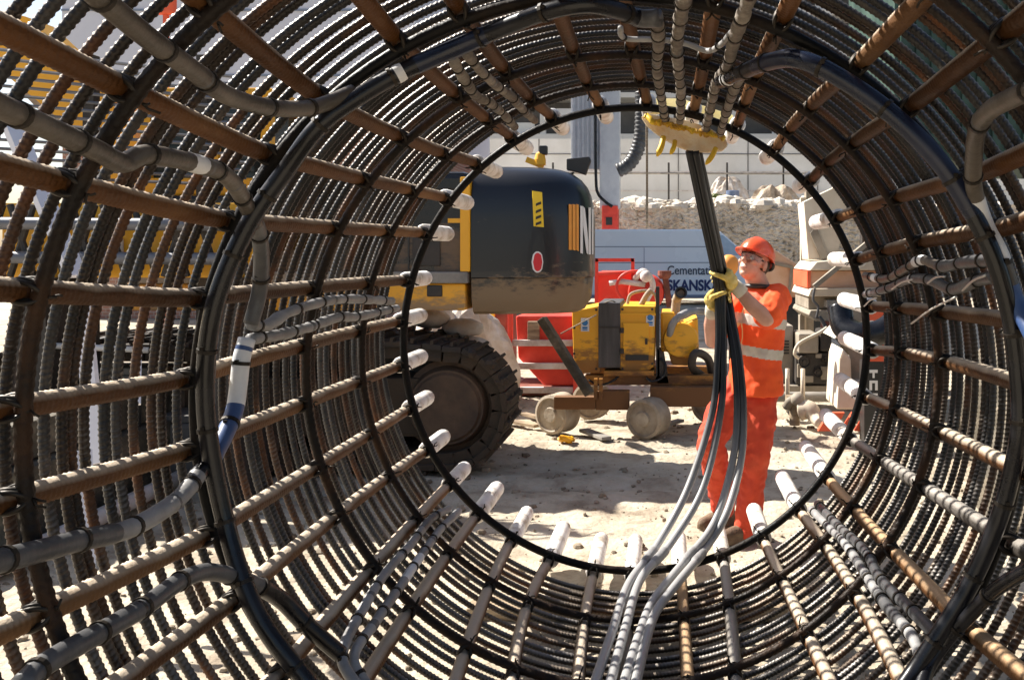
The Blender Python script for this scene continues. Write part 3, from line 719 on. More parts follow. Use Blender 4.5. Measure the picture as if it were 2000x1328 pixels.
f = [[i*npl+k, i*npl+k+1, (i+1)*npl+k+1, (i+1)*npl+k] for i in range(len(zs)-1) for k in range(npl-1)]
f += [[i*npl, (i+1)*npl, (i+1)*npl+npl-1, i*npl+npl-1] for i in range(len(zs)-1)]
f += [list(range(npl)), [(len(zs)-1)*npl+k for k in range(npl)]]
b = MB(); b.add(V, f); cwt = b.build('counterweight', MT['cwt'], ex, smooth='auto')
PL0 = plan(-.006, 400); PLPX = VX+PL0[:, 0]/PL0[:, 1]*F; kmax = int(np.argmax(PLPX))
def at_px(px):
    k = int(np.argmin(np.abs(PLPX[:kmax+1]-px))); return PL0[k]
def patch(name, m, poly, parent, off=0.):
    """a decal whose outline is given in image points, laid on the curved face of the counterweight"""
    xs = [p[0] for p in poly]; x0, x1 = min(xs), max(xs); n = max(2, int((x1-x0)/3)+1)
    A = np.array(poly); b = MB(); top, bot = [], []
    for x in np.linspace(x0+.01, x1-.01, n):
        ys = []
        for i in range(len(A)):
            (xa, ya), (xb, yb) = A[i], A[(i+1) % len(A)]
            if (xa-x)*(xb-x) <= 0 and xa != xb: ys.append(ya+(yb-ya)*(x-xa)/(xb-xa))
        q = at_px(x)
        top.append([q[0], q[1], -(min(ys)-VY)/F*q[1]]); bot.append([q[0], q[1], -(max(ys)-VY)/F*q[1]])
    n = len(top); T, B = np.array(top), np.array(bot)
    back = np.array([-.003, .005, 0])
    b.add(np.concatenate([T, B, T+back, B+back]), [[i, i+1, n+i+1, n+i] for i in range(n-1)]+[[2*n+i, 3*n+i, 3*n+i+1, 2*n+i+1] for i in range(n-1)]+[[i, 2*n+i, 2*n+i+1, i+1] for i in range(n-1)]+[[n+i, n+i+1, 3*n+i+1, 3*n+i] for i in range(n-1)]+[[0, n, 3*n, 2*n], [n-1, 3*n-1, 4*n-1, 2*n-1]])
    return b.build(name, m, parent)
patch('warning_sticker', MT['sticker_yellow'], [(1040,373),(1061,376),(1062,444),(1042,442)], cwt)
for y in (398, 412, 424, 436): patch('sticker_mark', MT['dark'], [(1046,y),(1056,y-4),(1056,y+1),(1046,y+5)], cwt).location = (.003, -.006, 0)
ov = [(1050+11.5*math.cos(a), 512+21*math.sin(a)) for a in np.linspace(0, 2*math.pi, 28, endpoint=False)]
patch('oval_sticker', MT['white_letter'], ov, cwt)
ov = [(1050+9.2*math.cos(a), 512+18*math.sin(a)) for a in np.linspace(0, 2*math.pi, 28, endpoint=False)]
patch('oval_sticker_face', MT['sticker_red'], ov, cwt).location = (.002, -.004, 0)
for x0, x1 in ((1111,1117),(1118.5,1124),(1125.5,1130.5)):
    patch('orange_stripe', MT['orange_stripe'], [(x0,399),(x1,400),(x1,491-(1131-x1)*.2),(x0,488)], cwt)
patch('letter', MT['white_letter'], [(1134,402),(1138.5,403),(1138.5,496),(1134,494)], cwt)
patch('letter', MT['white_letter'], [(1139,403),(1142,404),(1149,470),(1149,497),(1146,497),(1139,440)], cwt)
patch('letter', MT['white_letter'], [(1150,405),(1154,406),(1154,497),(1150,497)], cwt)
patch('letter', MT['white_letter'], [(1156,408),(1159,409),(1159,497),(1156,497)], cwt)
# side body
b = MB(); b.bx(-4.25, -1.60, 7.27, 8.15, -.24, .46, 0, .03); b.bx(-3.1, -1.60, 7.4, 8.1, .46, .66, 0, .06)
b.build('engine_cover', MT['black_panel'], ex)
b = MB(); b.bx(-1.640, -1.560, 7.235, 8.16, -.145, .60, 0, .012); b.bx(-1.74, -1.64, 7.26, 7.33, .24, .275, 0); b.build('corner_post', MT['yellow_clean'], ex)
b = MB(); b.bx(-4.2, -1.575, 7.22, 8.5, -.235, -.145, 0, .012); b.build('ledge', MT['steel_grey'], ex)
b = MB(); b.bx(-4.3, -1.60, 7.25, 8.16, -.45, -.237, 0, .02); b.bx(-1.90, -1.78, 7.235, 7.26, -.34, -.25, 1, .01)
b.build('slew_frame', [MT['yellow'], MT['steel_dark']], ex)
for x in (-2.05, -2.7, -3.3): 
    b = MB(); b.bx(x-.006, x+.006, 7.262, 7.28, -.13, .44, 0); b.build('panel_gap', MT['dark'], ex)
b = MB(); b.bx(-2.02, -1.80, 7.255, 7.275, -.1, .12, 0, .01); b.build('vent', MT['steel_dark'], ex)
# cab: pillars, roof, glass
b = MB(); b.bx(-4.2, -3.15, 7.32, 8.05, 1.22, 1.32, 0, .04); b.bx(-4.2, -3.15, 7.32, 8.05, .46, .60, 0, .02)
for x in (-4.16, -3.62, -3.2):
    for y in (7.36, 8.0): b.bx(x-.04, x+.04, y-.04, y+.04, .60, 1.22)
b.build('cab', MT['yellow'], ex); b = MB(); b.bx(-4.14, -3.22, 7.37, 8.0, .60, 1.22); b.build('cab_window', MT['glass'], ex)
# boom, arm
b = MB(); bp = [(-3.9,.1),(-4.6,1.3),(-5.3,1.95),(-6.4,2.2),(-7.6,1.7),(-7.7,1.4),(-6.5,1.75),(-5.5,1.5),(-4.9,1.0),(-4.3,-.1)]
b.prism(bp, 7.6, 7.95); b.build('boom', MT['yellow'], ex)
b = MB(); b.bar((-7.65, 7.92, 1.55), (-8.6, 7.92, -.8), .34, .4); b.build('stick', MT['yellow'], ex)
b = MB(); b.prism([(-8.4,-.8),(-8.9,-.75),(-9.2,-1.3),(-8.8,-1.68),(-8.2,-1.6),(-8.1,-1.1)], 7.5, 8.35); b.build('bucket', MT['track'], ex)
b = MB(); b.bar((-4.3, 7.92, .2), (-5.5, 7.92, 1.45), .13, .13); b.build('ram', MT['steel_grey'], ex)
# mirror, beacon
mp_ = P(1132,326,7.95)
b = MB(); b.prism([(mp_[0]-.11, mp_[2]+.065), (mp_[0]+.085, mp_[2]+.085), (mp_[0]+.10, mp_[2]+.05), (mp_[0]+.055, mp_[2]-.075), (mp_[0]-.02, mp_[2]-.05), (mp_[0]-.11, mp_[2]-.03)], 7.92, 7.98)
b.bar(mp_+np.array([-.05, 0, -.05]), mp_+np.array([-.25, .1, -.16]), .02); b.build('mirror', MT['dark'], ex, bevel=.008)
bc = P(1055,312,8.1)
b = MB(); b.lathe([(.05, 0), (.05, .05), (.038, .10), (.02, .115)], bc+np.array([0, 0, -.05])); b.bar(bc+np.array([-.12, 0, .0]), bc+np.array([.03, 0, -.06]), .05, .05); b.build('beacon_bracket', MT['yellow_clean'], ex)
b = MB(); b.box(bc+np.array([.03, 0, .08]), (.07, .07, .08), None, 0, .012); b.build('lamp', MT['dark'], ex)
# tracks
def track(yn, yf, parent, xa=-1.71):
    xb, zc, ro = -4.9, -1.185, .455
    path = []
    for a in np.linspace(-math.pi/2, math.pi/2, 26): path.append((xa+ro*math.cos(a), zc+ro*math.sin(a)))
    for t in np.linspace(0, 1, 20)[1:-1]: path.append((xa+(xb-xa)*t, zc+ro+.03*math.sin(t*9.)*(1-t)+.06*t*(1-t)))
    for a in np.linspace(math.pi/2, 3*math.pi/2, 22): path.append((xb+ro*.9*math.cos(a), zc+ro*math.sin(a)))
    for t in np.linspace(0, 1, 20)[1:-1]: path.append((xb+(xa-xb)*t, zc-ro))
    A = np.array(path); A = np.r_[A, A[:1]]
    d = np.r_[0, np.cumsum(np.hypot(*np.diff(A, axis=0).T))]; n = 60
    b = MB()
    for k in range(n):
        s = d[-1]*k/n; x = np.interp(s, d, A[:, 0]); z = np.interp(s, d, A[:, 1]); x2 = np.interp((s+.02) % d[-1], d, A[:, 0]); z2 = np.interp((s+.02) % d[-1], d, A[:, 1])
        t = np.array([x2-x, z2-z]); t /= np.hypot(*t)+1e-9; nrm = np.array([t[1], -t[0]])
        M = np.array([[t[0], 0, nrm[0]], [0, 1, 0], [t[1], 0, nrm[1]]])
        jx = rng.uniform(-.006, .006)
        b.box((x+nrm[0]*jx, (yn+yf)/2, z+nrm[1]*jx), (d[-1]/n*.97, yf-yn, .045), M, 0, .008)
        b.box((x+nrm[0]*.04, (yn+yf)/2, z+nrm[1]*.04), (.022, yf-yn, .034), M, 0)
        b.box((x-nrm[0]*.06, (yn+yf)/2, z-nrm[1]*.06), (d[-1]/n*.9, yf-yn-.10, .09), M, 0)
        for _ in range(3):   # caked mud
            c = np.array([x, rng.uniform(yn, yf), z])+np.array([nrm[0], 0, nrm[1]])*rng.uniform(.0, .03)
            b.ball(c, (rng.uniform(.02, .06), rng.uniform(.04, .09), rng.uniform(.02, .05)), 6, jit=.15)
    tk = b.build('track', MT['track'], parent)
    b = MB(); b.bx(xb, xa-.1, yn+.12, yf-.1, zc-.24, zc+.22, 0, .03); b.build('track_frame', MT['track'], tk)
    b = MB(); b.lathe([(.02, 0), (.25, .0), (.27, .02), (.285, .02), (.30, .05), (.315, .09), (.36, .11), (.37, yf-yn-.14), (.2, yf-yn-.12)], (xa, yn+.05, zc), (0, 1, 0), 48); b.build('idler', MT['idler'], tk, smooth='auto')
    b = MB(); b.lathe([(.05, -.06), (.3, -.05), (.36, 0), (.36, yf-yn-.1)], (xb, yn+.05, zc), (0, 1, 0), 30); b.build('sprocket', MT['idler'], tk, smooth='auto')
    for k in range(6):
        b = MB(); b.lathe([(.03, -.02), (.09, -.02), (.10, .02), (.10, yf-yn-.2)], (xb+.55+k*.42, yn+.1, zc-.30), (0, 1, 0), 18); b.build('roller', MT['idler'], tk, smooth='auto')
    return tk
track(7.02, 7.60, ex); track(7.85, 8.3, ex, -2.0)
b = MB(); b.bx(-4.2, -2.0, 7.6, 7.85, -1.15, -.75, 0, .05); b.lathe([(.4, 0), (.45, .1), (.45, .3)], (-2.95, 7.75, -.75), (0, 0, 1), 36); b.build('undercarriage', MT['steel_dark'], ex)

# ------------------------------------------------------------------ spoil under a sheet behind the track
MT['sheet'] = mat('pale_dusty_sheet', [(.42,.33,.24),(.60,.52,.44),(.74,.70,.66)], .8, 0, 3.5, bump=.3)
MT['rock'] = mat('broken_rock', [(.26,.19,.13),(.42,.33,.24),(.58,.50,.41)], .9, 0, 3., bump=.6, bscale=12)
def heap(name, c, rx, ry, rz, m, label, cat, n=40, amp=.22, seed=1):
    rg = np.random.default_rng(seed); b = MB(); v = []; f = []
    ph = rg.uniform(0, 6, 12); rows = 16
    for i in range(rows+1):
        t = i/rows
        for k in range(n):
            a = 2*math.pi*k/n
            q = 1+amp*(math.sin(3*a+ph[0]+2*t)+.6*math.sin(7*a+ph[1]-5*t)+.4*math.sin(13*a+ph[2]+9*t)+.3*math.sin(19*a+ph[3]))*.5
            rr = math.cos(t*math.pi/2)**.8*q
            z = math.sin(t*math.pi/2)*(1+amp*.35*(math.sin(5*a+ph[4])+math.sin(8*t+ph[5])))
            v.append([c[0]+rx*rr*math.cos(a), c[1]+ry*rr*math.sin(a), c[2]+rz*z+rg.normal(0, .01)*rz])
    f = [[i*n+k, i*n+(k+1) % n, (i+1)*n+(k+1) % n, (i+1)*n+k] for i in range(rows) for k in range(n)]+[[rows*n+k for k in range(n)]]
    b.add(v, f); return tag(b.build(name, m, None), label, cat)
c = P(860,720,10.2); heap('spoil_heap', (c[0], 10.4, GZ), .82, .6, 1.14, MT['sheet'], 'pale lumpy spoil heap under dusty sheeting behind the excavator track', 'heap', seed=4)
rgs = np.random.default_rng(3)
MT['bag'] = mat('pale_sandbag_cloth', [(.50,.44,.38),(.66,.62,.58)], .85, 0, 6., bump=.4)
for i, (x, y, lab) in enumerate([(905,640,'upper right pale sandbag on the spoil heap'),(880,668,'lower pale sandbag lying across the spoil heap'),(840,622,'topmost pale sandbag on the spoil heap'),(918,676,'small pale sandbag at the right foot of the heap')]):
    c = P(x, y, 8.2); b = MB(); b.ball(c, (.19, .13, .085), 16, jit=.05); tag(b.build('sandbag', MT['bag'], smooth=True), lab, 'sandbag', 'sandbags on the spoil heap')

# ------------------------------------------------------------------ yellow pump set on a rail bogie
MT['pump_yellow'] = dirty('faded_yellow_paint', (.88,.43,.02), (.34,.17,.05), .45, .55, 1.25, 8., .27, bump=.12)
MT['rust_beam'] = dirty('rusty_yellow_beam', (.45,.20,.03), (.16,.075,.03), .6, 0, .6, 4., .75)
MT['radiator'] = mat('grey_radiator_panel', [(.05,.047,.048),(.09,.085,.085),(.15,.14,.135)], .55, .2, 1.6, stretch=(6,6,.5))
MT['wheel_stone'] = mat('dusty_steel_wheel', [(.20,.15,.10),(.34,.28,.21),(.44,.38,.30)], .85, 0, 4., bump=.3)
MT['blue_label'] = mat('blue_label_print', [(.03,.20,.50)], .5)
D0 = 8.7
def X(px, D): return (px-VX)/F*D
def Z(py, D): return -(py-VY)/F*D
pu = thing('pump_set', (X(1230,D0+.4), D0+.5, GZ), 'yellow diesel pump set with a grey radiator on a bogie with steel wheels', 'pump')
b = MB(); b.prism([(X(1117,D0),Z(608,D0)),(X(1172,D0),Z(597,D0)),(X(1172,D0),Z(728,D0)),(X(1136,D0),Z(730,D0)),(X(1120,D0),Z(700,D0))], D0, D0+.8)
b.build('left_housing', MT['pump_yellow'], pu, bevel=.012)
b = MB(); b.bx(X(1169,D0), X(1212,D0), D0-.03, D0+.78, Z(718,D0), Z(591,D0), 0, .012); b.build('radiator', MT['radiator'], pu)
b = MB(); b.prism([(X(1209,D0),Z(597,D0)),(X(1281,D0),Z(598,D0)),(X(1278,D0),Z(715,D0)),(X(1262,D0),Z(728,D0)),(X(1215,D0),Z(726,D0)),(X(1209,D0),Z(718,D0))], D0-.01, D0+.8)
eh = b.build('engine_housing', MT['pump_yellow'], pu, bevel=.014)
b = MB(); b.bx(X(1217,D0), X(1268,D0), D0-.035, D0-.012, Z(702,D0), Z(630,D0), 0, .01); b.build('door', MT['pump_yellow'], eh)
b = MB(); b.bx(X(1222,D0), X(1267,D0), D0-.045, D0-.036, Z(703,D0), Z(692,D0), 0); b.build('vent', MT['dark'], eh)
b = MB(); b.bx(X(1209,D0), X(1281,D0), D0-.025, D0-.012, Z(616,D0), Z(611,D0)); b.build('trim', MT['pump_yellow'], eh)
for (x, y) in ((1143,634),(1270,624)):
    b = MB(); b.bx(X(x-8,D0), X(x+8,D0), D0-.022, D0-.012, Z(y+13,D0), Z(y-13,D0)); lb = b.build('notice', MT['white_letter'], pu)
    b = MB(); b.lathe([(.001, 0), (.028, 0), (.028, .004)], (X(x,D0), D0-.028, Z(y-4,D0)), (0, 1, 0), 14); b.bx(X(x-5,D0), X(x+5,D0), D0-.027, D0-.0225, Z(y+8,D0), Z(y+4,D0)); b.bx(X(x-5,D0), X(x+5,D0), D0-.027, D0-.0225, Z(y+11,D0), Z(y+9.4,D0)); b.build('notice_print', MT['blue_label'], lb)
b = MB(); b.bx(X(1281,D0), X(1288,D0), D0-.02, D0+.06, Z(742,D0), Z(560,D0)); b.build('upright', MT['steel_dark'], pu)
b = MB(); b.prism([(X(1284,D0),Z(680,D0)),(X(1296,D0),Z(690,D0)),(X(1306,D0),Z(748,D0)),(X(1284,D0),Z(748,D0))], D0-.02, D0+.3); b.build('bracket', MT['steel_dark'], pu)
b = MB(); b.prism([(X(1290,D0),Z(612,D0)),(X(1318,D0),Z(612,D0)),(X(1322,D0),Z(640,D0)),(X(1345,D0),Z(632,D0)),(X(1364,D0),Z(622,D0)),(X(1366,D0),Z(690,D0)),(X(1345,D0),Z(718,D0)),(X(1312,D0),Z(716,D0)),(X(1305,D0),Z(690,D0)),(X(1290,D0),Z(690,D0))], D0+.12, D0+.75)
b.build('pump_casing', MT['pump_yellow'], pu, bevel=.02)
b = MB(); b.lathe([(.10,0),(.16,.02),(.17,.08),(.12,.12)], (X(1330,D0), D0+.02, Z(665,D0)), (0, 1, 0), 28); b.build('volute', MT['pump_yellow'], pu, smooth='auto')
b = MB(); b.tube(catmull([P(1308,655,D0+.05), P(1314,632,D0), P(1332,615,D0), P(1356,608,D0+.1), P(1385,609,D0+.3)], 8), .035, 12); b.build('delivery_hose', MT['hose_grey'], pu, smooth=True)
b = MB(); b.tube(catmull([P(1372,735,D0+.2), P(1352,716,D0), P(1358,690,D0-.05), P(1382,700,D0+.1), P(1392,735,D0+.2)], 8), .04, 12); b.build('suction_hose', MT['steel_dark'], pu, smooth=True)
b = MB(); b.tube(catmull([P(1318,612,D0+.3), P(1322,585,D0+.25), P(1328,573,D0+.1)], 6), .045, 14); b.lathe([(.055,0),(.06,.05),(.045,.051),(.045,0)], P(1328,574,D0+.1), (.2,-.9,.3), 18, 1); b.build('exhaust', [MT['wheel_stone'], MT['dark']], pu, smooth='auto')
b = MB(); b.tube(catmull([P(1225,596,D0+.3), P(1232,575,D0+.3), P(1258,568,D0+.3), P(1278,574,D0+.3), P(1284,590,D0+.3)], 8), .016, 10); b.tube(catmull([P(1252,596,D0+.2), P(1262,578,D0+.2), P(1272,566,D0+.2)], 6), .028, 10); b.build('pipework', MT['wheel_stone'], pu, smooth=True)
b = MB(); b.tube(catmull([P(1212,598,D0+.1), P(1196,588,D0), P(1180,592,D0-.02)], 6), .007, 6); b.tube([P(1165,615,D0-.03), P(1140,628,D0-.05), P(1095,652,D0-.08)], .006, 6); b.build('guide_wire', MT['wheel_stone'], pu, smooth=True)
b = MB(); b.bx(X(1142,D0), X(1400,D0), D0-.02, D0+.15, Z(752,D0), Z(733,D0), 0, .01); b.bx(X(1142,D0), X(1400,D0), D0+.6, D0+.78, Z(752,D0), Z(733,D0), 0, .01); b.bx(X(1180,D0), X(1278,D0), D0-.06, D0+.7, Z(733,D0), Z(723,D0), 0, .008)
b.bx(X(1085,D0), X(1165,D0), D0-.14, D0-.02, Z(795,D0), Z(771,D0), 0, .01); b.bx(X(1165,D0), X(1230,D0), D0-.12, D0+.0, Z(797,D0), Z(760,D0), 0, .01); b.bx(X(1270,D0), X(1400,D0), D0-.14, D0+.1, Z(790,D0), Z(752,D0), 0, .012)
for x in (1166, 1176): b.bx(X(x,D0)-.016, X(x,D0)+.016, D0-.17, D0-.13, Z(775,D0), Z(735,D0))
b.build('bogie_frame', MT['rust_beam'], pu)
def wheel(px, py, r, y, w, tilt):
    b = MB(); b.lathe([(.02,-.01),(r*.35,-.01),(r*.4,.015),(r*.8,.02),(r*.86,0),(r,.01),(r,w*.75),(r*1.03,w*.8),(r*1.03,w),(.05,w)], (X(px,y), y, GZ+r), (tilt, 1, 0), 32)
    b.build('wheel', MT['wheel_stone'], pu, smooth='auto')
wheel(1255, 800, .182, D0-.28, .20, .55); wheel(1074, 790, .185, D0-.05, .22, .6); wheel(1385, 790, .19, D0+.5, .15, .3); wheel(1150, 790, .19, D0+.7, .15, .3)
for (x, y) in ((1122,640),(1122,690),(1165,605),(1165,720),(1216,604),(1274,604),(1216,720),(1274,710)):
    b = MB(); b.lathe([(.001,0),(.012,0),(.012,.008)], (X(x,D0), D0-.022, Z(y,D0)), (0,1,0), 8); b.build('bolt', MT['steel_dark'], pu)
for y in (645, 685):
    b = MB(); b.bx(X(1212,D0), X(1219,D0), D0-.05, D0-.02, Z(y+5,D0), Z(y-5,D0), 0, .004); b.build('hinge', MT['steel_dark'], eh)
b = MB(); b.bx(X(1260,D0), X(1265,D0), D0-.05, D0-.03, Z(672,D0), Z(660,D0), 0, .004); b.build('latch', MT['steel_dark'], eh)
b = MB(); b.bx(X(1171,D0), X(1210,D0), D0-.036, D0-.028, Z(640,D0), Z(637,D0)); b.build('radiator_strap', MT['steel_dark'], pu)
b = MB(); b.tube(catmull([P(1290,700,D0-.02), P(1300,712,D0-.04), P(1296,735,D0-.05), P(1275,745,D0-.06), P(1262,738,D0-.05)], 6), .012, 8); b.build('fuel_hose', MT['hose_black'], pu, smooth=True); b = MB(); b.tube(catmull([P(1150,742,D0-.03), P(1170,752,D0-.06), P(1195,745,D0-.06), P(1210,733,D0-.03)], 6), .010, 8); b.build('fuel_hose', MT['hose_black'], pu, smooth=True)
# timber prop and clutter
MT['wood'] = mat('weathered_timber', [(.16,.11,.07),(.30,.22,.14),(.42,.33,.22)], .85, 0, 3., bump=.4, stretch=(1,1,7))
MT['wood_dark'] = mat('dark_muddy_timber', [(.05,.04,.03),(.10,.085,.06),(.22,.18,.13)], .85, 0, 6., bump=.4)
b = MB(); b.bar(P(1058,622,8.55), P(1152,770,8.42), .095, .075, 0, .01); tag(b.build('timber_prop', MT['wood_dark']), 'dark muddy timber prop leaning from the counterweight down to the bogie', 'prop')
for (a, c, w, m, lab) in [((1140,800,8.7),(1185,822,8.3),.10,'steel_grey','grey steel plate lying under the pump set between the wheels'),((1290,818,8.9),(1330,806,9.2),.08,'steel_grey','grey board lying right of the right wheel'),((990,795,9.2),(1050,812,8.9),.09,'wood','pale plank lying left of the left steel wheel'),((1020,760,9.6),(1060,775,9.3),.07,'wood','short timber offcut behind the left steel wheel')]:
    p, q = P(*a), P(*c); p[2] = q[2] = GZ+.035; b = MB(); b.bar(p, q, w, .03, 0, .005); tag(b.build('board', MT[m]), lab, 'board')
c = P(1103,828,8.25); c[2] = GZ+.04; b = MB(); b.ball(c, (.07,.05,.04), 8, jit=.2); b.ball(c+np.array([.06,.02,-.01]), (.04,.04,.03), 8, jit=.2); tag(b.build('crumpled_glove', MT['yellow_clean']), 'crumpled yellow glove on the sand by the left wheel', 'glove')
# ------------------------------------------------------------------ red skip, rail frame and tank
MT['red'] = mat('red_paint', [(.62,.04,.025),(.74,.055,.03),(.80,.085,.05)], .5, 0, 3., bump=.08)
MT['red_dark'] = mat('rusty_dark_red', [(.10,.035,.022),(.20,.06,.035),(.30,.10,.06)], .7, 0, 4., bump=.2)
MT['pale_rail'] = mat('dusty_pale_steel', [(.45,.36,.30),(.62,.55,.50),(.72,.68,.65)], .7, 0, 5.)
D1 = 11.0
sk_ = thing('red_skip', (X(1060,D1+.6), D1+.6, GZ), 'red steel skip with pale top edges behind the left steel wheel', 'skip')
b = MB(); b.prism([(X(1005,D1),Z(618,D1)),(X(1125,D1),Z(618,D1)),(X(1125,D1),Z(755,D1)),(X(1060,D1),Z(755,D1)),(X(1010,D1),Z(700,D1))], D1+.08, D1+1.3); b.build('body', MT['red'], sk_, bevel=.02)
for py in (670, 715, 762): 
    b = MB(); b.bx(X(1000,D1), X(1128,D1), D1-.02, D1+.06, Z(py+6,D1), Z(py-6,D1), 0, .01); b.build('edge_rail', MT['pale_rail'], sk_)
b = MB(); b.bx(X(993,D1), X(1001,D1), D1-.05, D1+.05, Z(772,D1), Z(605,D1), 0, .008); b.bx(X(1120,D1), X(1128,D1), D1-.05, D1+.05, Z(772,D1), Z(605,D1), 0, .008); b.build('corner_post', MT['red'], sk_)
b = MB(); b.bx(X(996,D1), X(1128,D1), D1+.0, D1+1.2, Z(772,D1), Z(764,D1), 0); b.build('base_frame', MT['red_dark'], sk_)
b = MB(); b.bx(X(1030,D1), X(1053,D1), D1+.0, D1+.07, Z(668,D1), Z(628,D1), 0, .01); b.build('panel', MT['wood'], sk_)
c = P(975,660,12.0); b = MB(); b.bx(X(940,12), X(990,12), 12, 12.8, GZ, Z(605,12), 0, .02); 
t_ = thing('rusty_tank', (c[0], 12.4, GZ), 'dark rusty red box tank with pale pipes beside the excavator track', 'tank'); b.build('body', MT['red_dark'], t_)
for py in (658, 690): b = MB(); b.tube([P(938,py,11.9), P(992,py,11.9)], .035, 10); b.build('pipe', MT['pale_rail'], t_, smooth=True)
b = MB(); b.bx(X(950,11.95), X(966,11.95), 11.93, 11.99, Z(632,11.95), Z(612,11.95), 0); b.build('lamp', MT['sticker_yellow'], t_)
D2 = 13.5
tk_ = thing('red_mixer', (X(1240,D2+.6), D2+.6, GZ), 'red mixing plant with pipes and a rail frame behind the yellow pump set', 'mixer')
b = MB(); b.bx(X(1162,D2), X(1262,D2), D2+.1, D2+1.4, GZ, Z(532,D2), 0, .03); b.build('body', MT['red'], tk_)
b = MB(); b.lathe([(.10,0),(.25,.02),(.27,.10),(.27,.55),(.2,.6)], (X(1262,D2), D2-.1, Z(572,D2)), (0, 1, 0), 30); b.build('drum', MT['red'], tk_, smooth='auto')
b = MB(); b.tube(np.array([(X(1240,D2)+.26*math.cos(a), D2-.14, Z(560,D2)+.23*math.sin(a)) for a in np.linspace(.3, 5, 24)]), .022, 8); b.build('hoop_pipe', MT['red'], tk_, smooth=True)
b = MB(); b.tube([P(1190,553,D2-.1), P(1215,550,D2-.1), P(1260,556,D2-.15)], .042, 10); b.build('pipe', MT['pale_rail'], tk_, smooth=True)
b = MB(); b.tube(catmull([P(1240,545,D2-.1), P(1255,530,D2-.2), P(1268,538,D2-.2), P(1275,560,D2-.2), P(1262,588,D2-.2)], 6), .045, 10); b.ball(P(1262,540,D2-.25), .09, 10); b.build('valve', MT['pale_rail'], tk_, smooth=True)
b = MB(); b.bar(P(1163,508,D2), P(1238,508,D2), .05); b.bar(P(1236,505,D2), P(1236,600,D2), .05); b.bar(P(1165,505,D2), P(1165,600,D2), .05); b.bar(P(1166,536,D2-.02), P(1258,530,D2-.02), .06, .04, 0); b.build('rail_frame', MT['red'], tk_)
b = MB(); b.bar(P(1298,534,D2), P(1308,600,D2), .09); b.lathe([(.07,0),(.10,.05),(.10,.12)], P(1298,545,D2), (0,0,1), 16); b.build('upright', MT['red_dark'], tk_)

# ------------------------------------------------------------------ van with lettering
MT['van_white'] = mat('pale_blue_white_van_paint', [(.86,.92,.97),(.89,.94,.98)], .25, 0, .6, coat=.3)
MT['van_glass'] = mat('van_glass', [(.42,.55,.68),(.52,.64,.76)], .08)  # pale blue paints the window's reflected light into the glass colour
MT['seam'] = mat('panel_seam', [(.18,.22,.30)], .5)
MT['navy'] = mat('navy_lettering', [(.010,.035,.14)], .4); MT['text_grey'] = mat('slate_lettering', [(.045,.075,.12)], .4)
DV = 30.4
van = thing('van', (X(1300,DV), DV+1, GZ), 'white long wheelbase van with blue company lettering on its side', 'van')
prof = [(1085,452),(1100,448),(1392,448),(1408,453),(1440,481),(1456,499),(1500,506),(1512,516),(1516,560),(1512,578),(1075,578),(1078,470)]
b = MB(); b.prism([(X(x,DV), Z(y,DV)) for x, y in prof], DV, DV+2.0); bd = b.build('body', MT['van_white'], van, bevel=.06)
for py in (482, 513): b = MB(); b.bx(X(1090,DV), X(1440,DV), DV-.012, DV+.02, Z(py+.7,DV), Z(py-.7,DV)); b.build('side_moulding', MT['seam'], bd)
for px in (1258, 1398): b = MB(); b.bx(X(px-.5,DV), X(px+.5,DV), DV-.01, DV+.02, Z(570,DV), Z(484,DV)); b.build('door_gap', MT['seam'], bd)
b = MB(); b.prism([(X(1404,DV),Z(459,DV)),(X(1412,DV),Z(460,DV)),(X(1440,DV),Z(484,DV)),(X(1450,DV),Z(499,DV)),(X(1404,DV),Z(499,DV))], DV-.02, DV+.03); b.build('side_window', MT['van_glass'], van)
for px in (1135, 1465):
    b = MB(); b.lathe([(.05,0),(.20,.02),(.22,.05),(.33,.04),(.35,.08),(.35,.28)], (X(px,DV), DV-.04, GZ+.36), (0, 1, 0), 28); w_ = b.build('wheel', MT['dark'], van, smooth='auto')
b = MB(); b.bx(X(1080,DV), X(1515,DV), DV-.03, DV+.04, Z(583,DV), Z(576,DV), 0, .02); b.build('sill', MT['seam'], van)
def text(s, px, py, D, h, m, parent, name, off=-.02, bold=0., width=None, rot=0.):
    c = bpy.data.curves.new(name, 'FONT'); c.body = s; c.size = 1.; c.extrude = .004; c.offset = bold
    o = bpy.data.objects.new('tmp', c); COL.objects.link(o)
    dg = bpy.context.evaluated_depsgraph_get(); dg.update()
    me = bpy.data.meshes.new_from_object(o.evaluated_get(dg)); bpy.data.objects.remove(o, do_unlink=True)
    n = len(me.vertices); co = np.empty(n*3); me.vertices.foreach_get('co', co); co = co.reshape(-1, 3)
    cap = .70; sc = h/cap; sx = sc
    if width: sx = width/(co[:, 0].max()-co[:, 0].min())
    x = co[:, 0]*sx; z = co[:, 1]*sc; y = -co[:, 2]
    if rot: x, z = x*math.cos(rot)-z*math.sin(rot), x*math.sin(rot)+z*math.cos(rot)
    w_ = np.array(world_loc(parent)); p = P(px, py, D)
    me.vertices.foreach_set('co', (np.c_[p[0]+x, p[1]+off+y, p[2]+z]-w_).ravel()); me.materials.clear(); me.materials.append(m); me.name = name; me.update()
    q = bpy.data.objects.new(name, me); COL.objects.link(q); q.parent = parent; return q
text('Cementation', 1303, 536, DV, 17/F*DV, MT['text_grey'], bd, 'lettering', width=105/F*DV, bold=.012)
text('SKANSKA', 1303, 567, DV, 20/F*DV, MT['navy'], bd, 'lettering', width=104/F*DV, bold=.035)

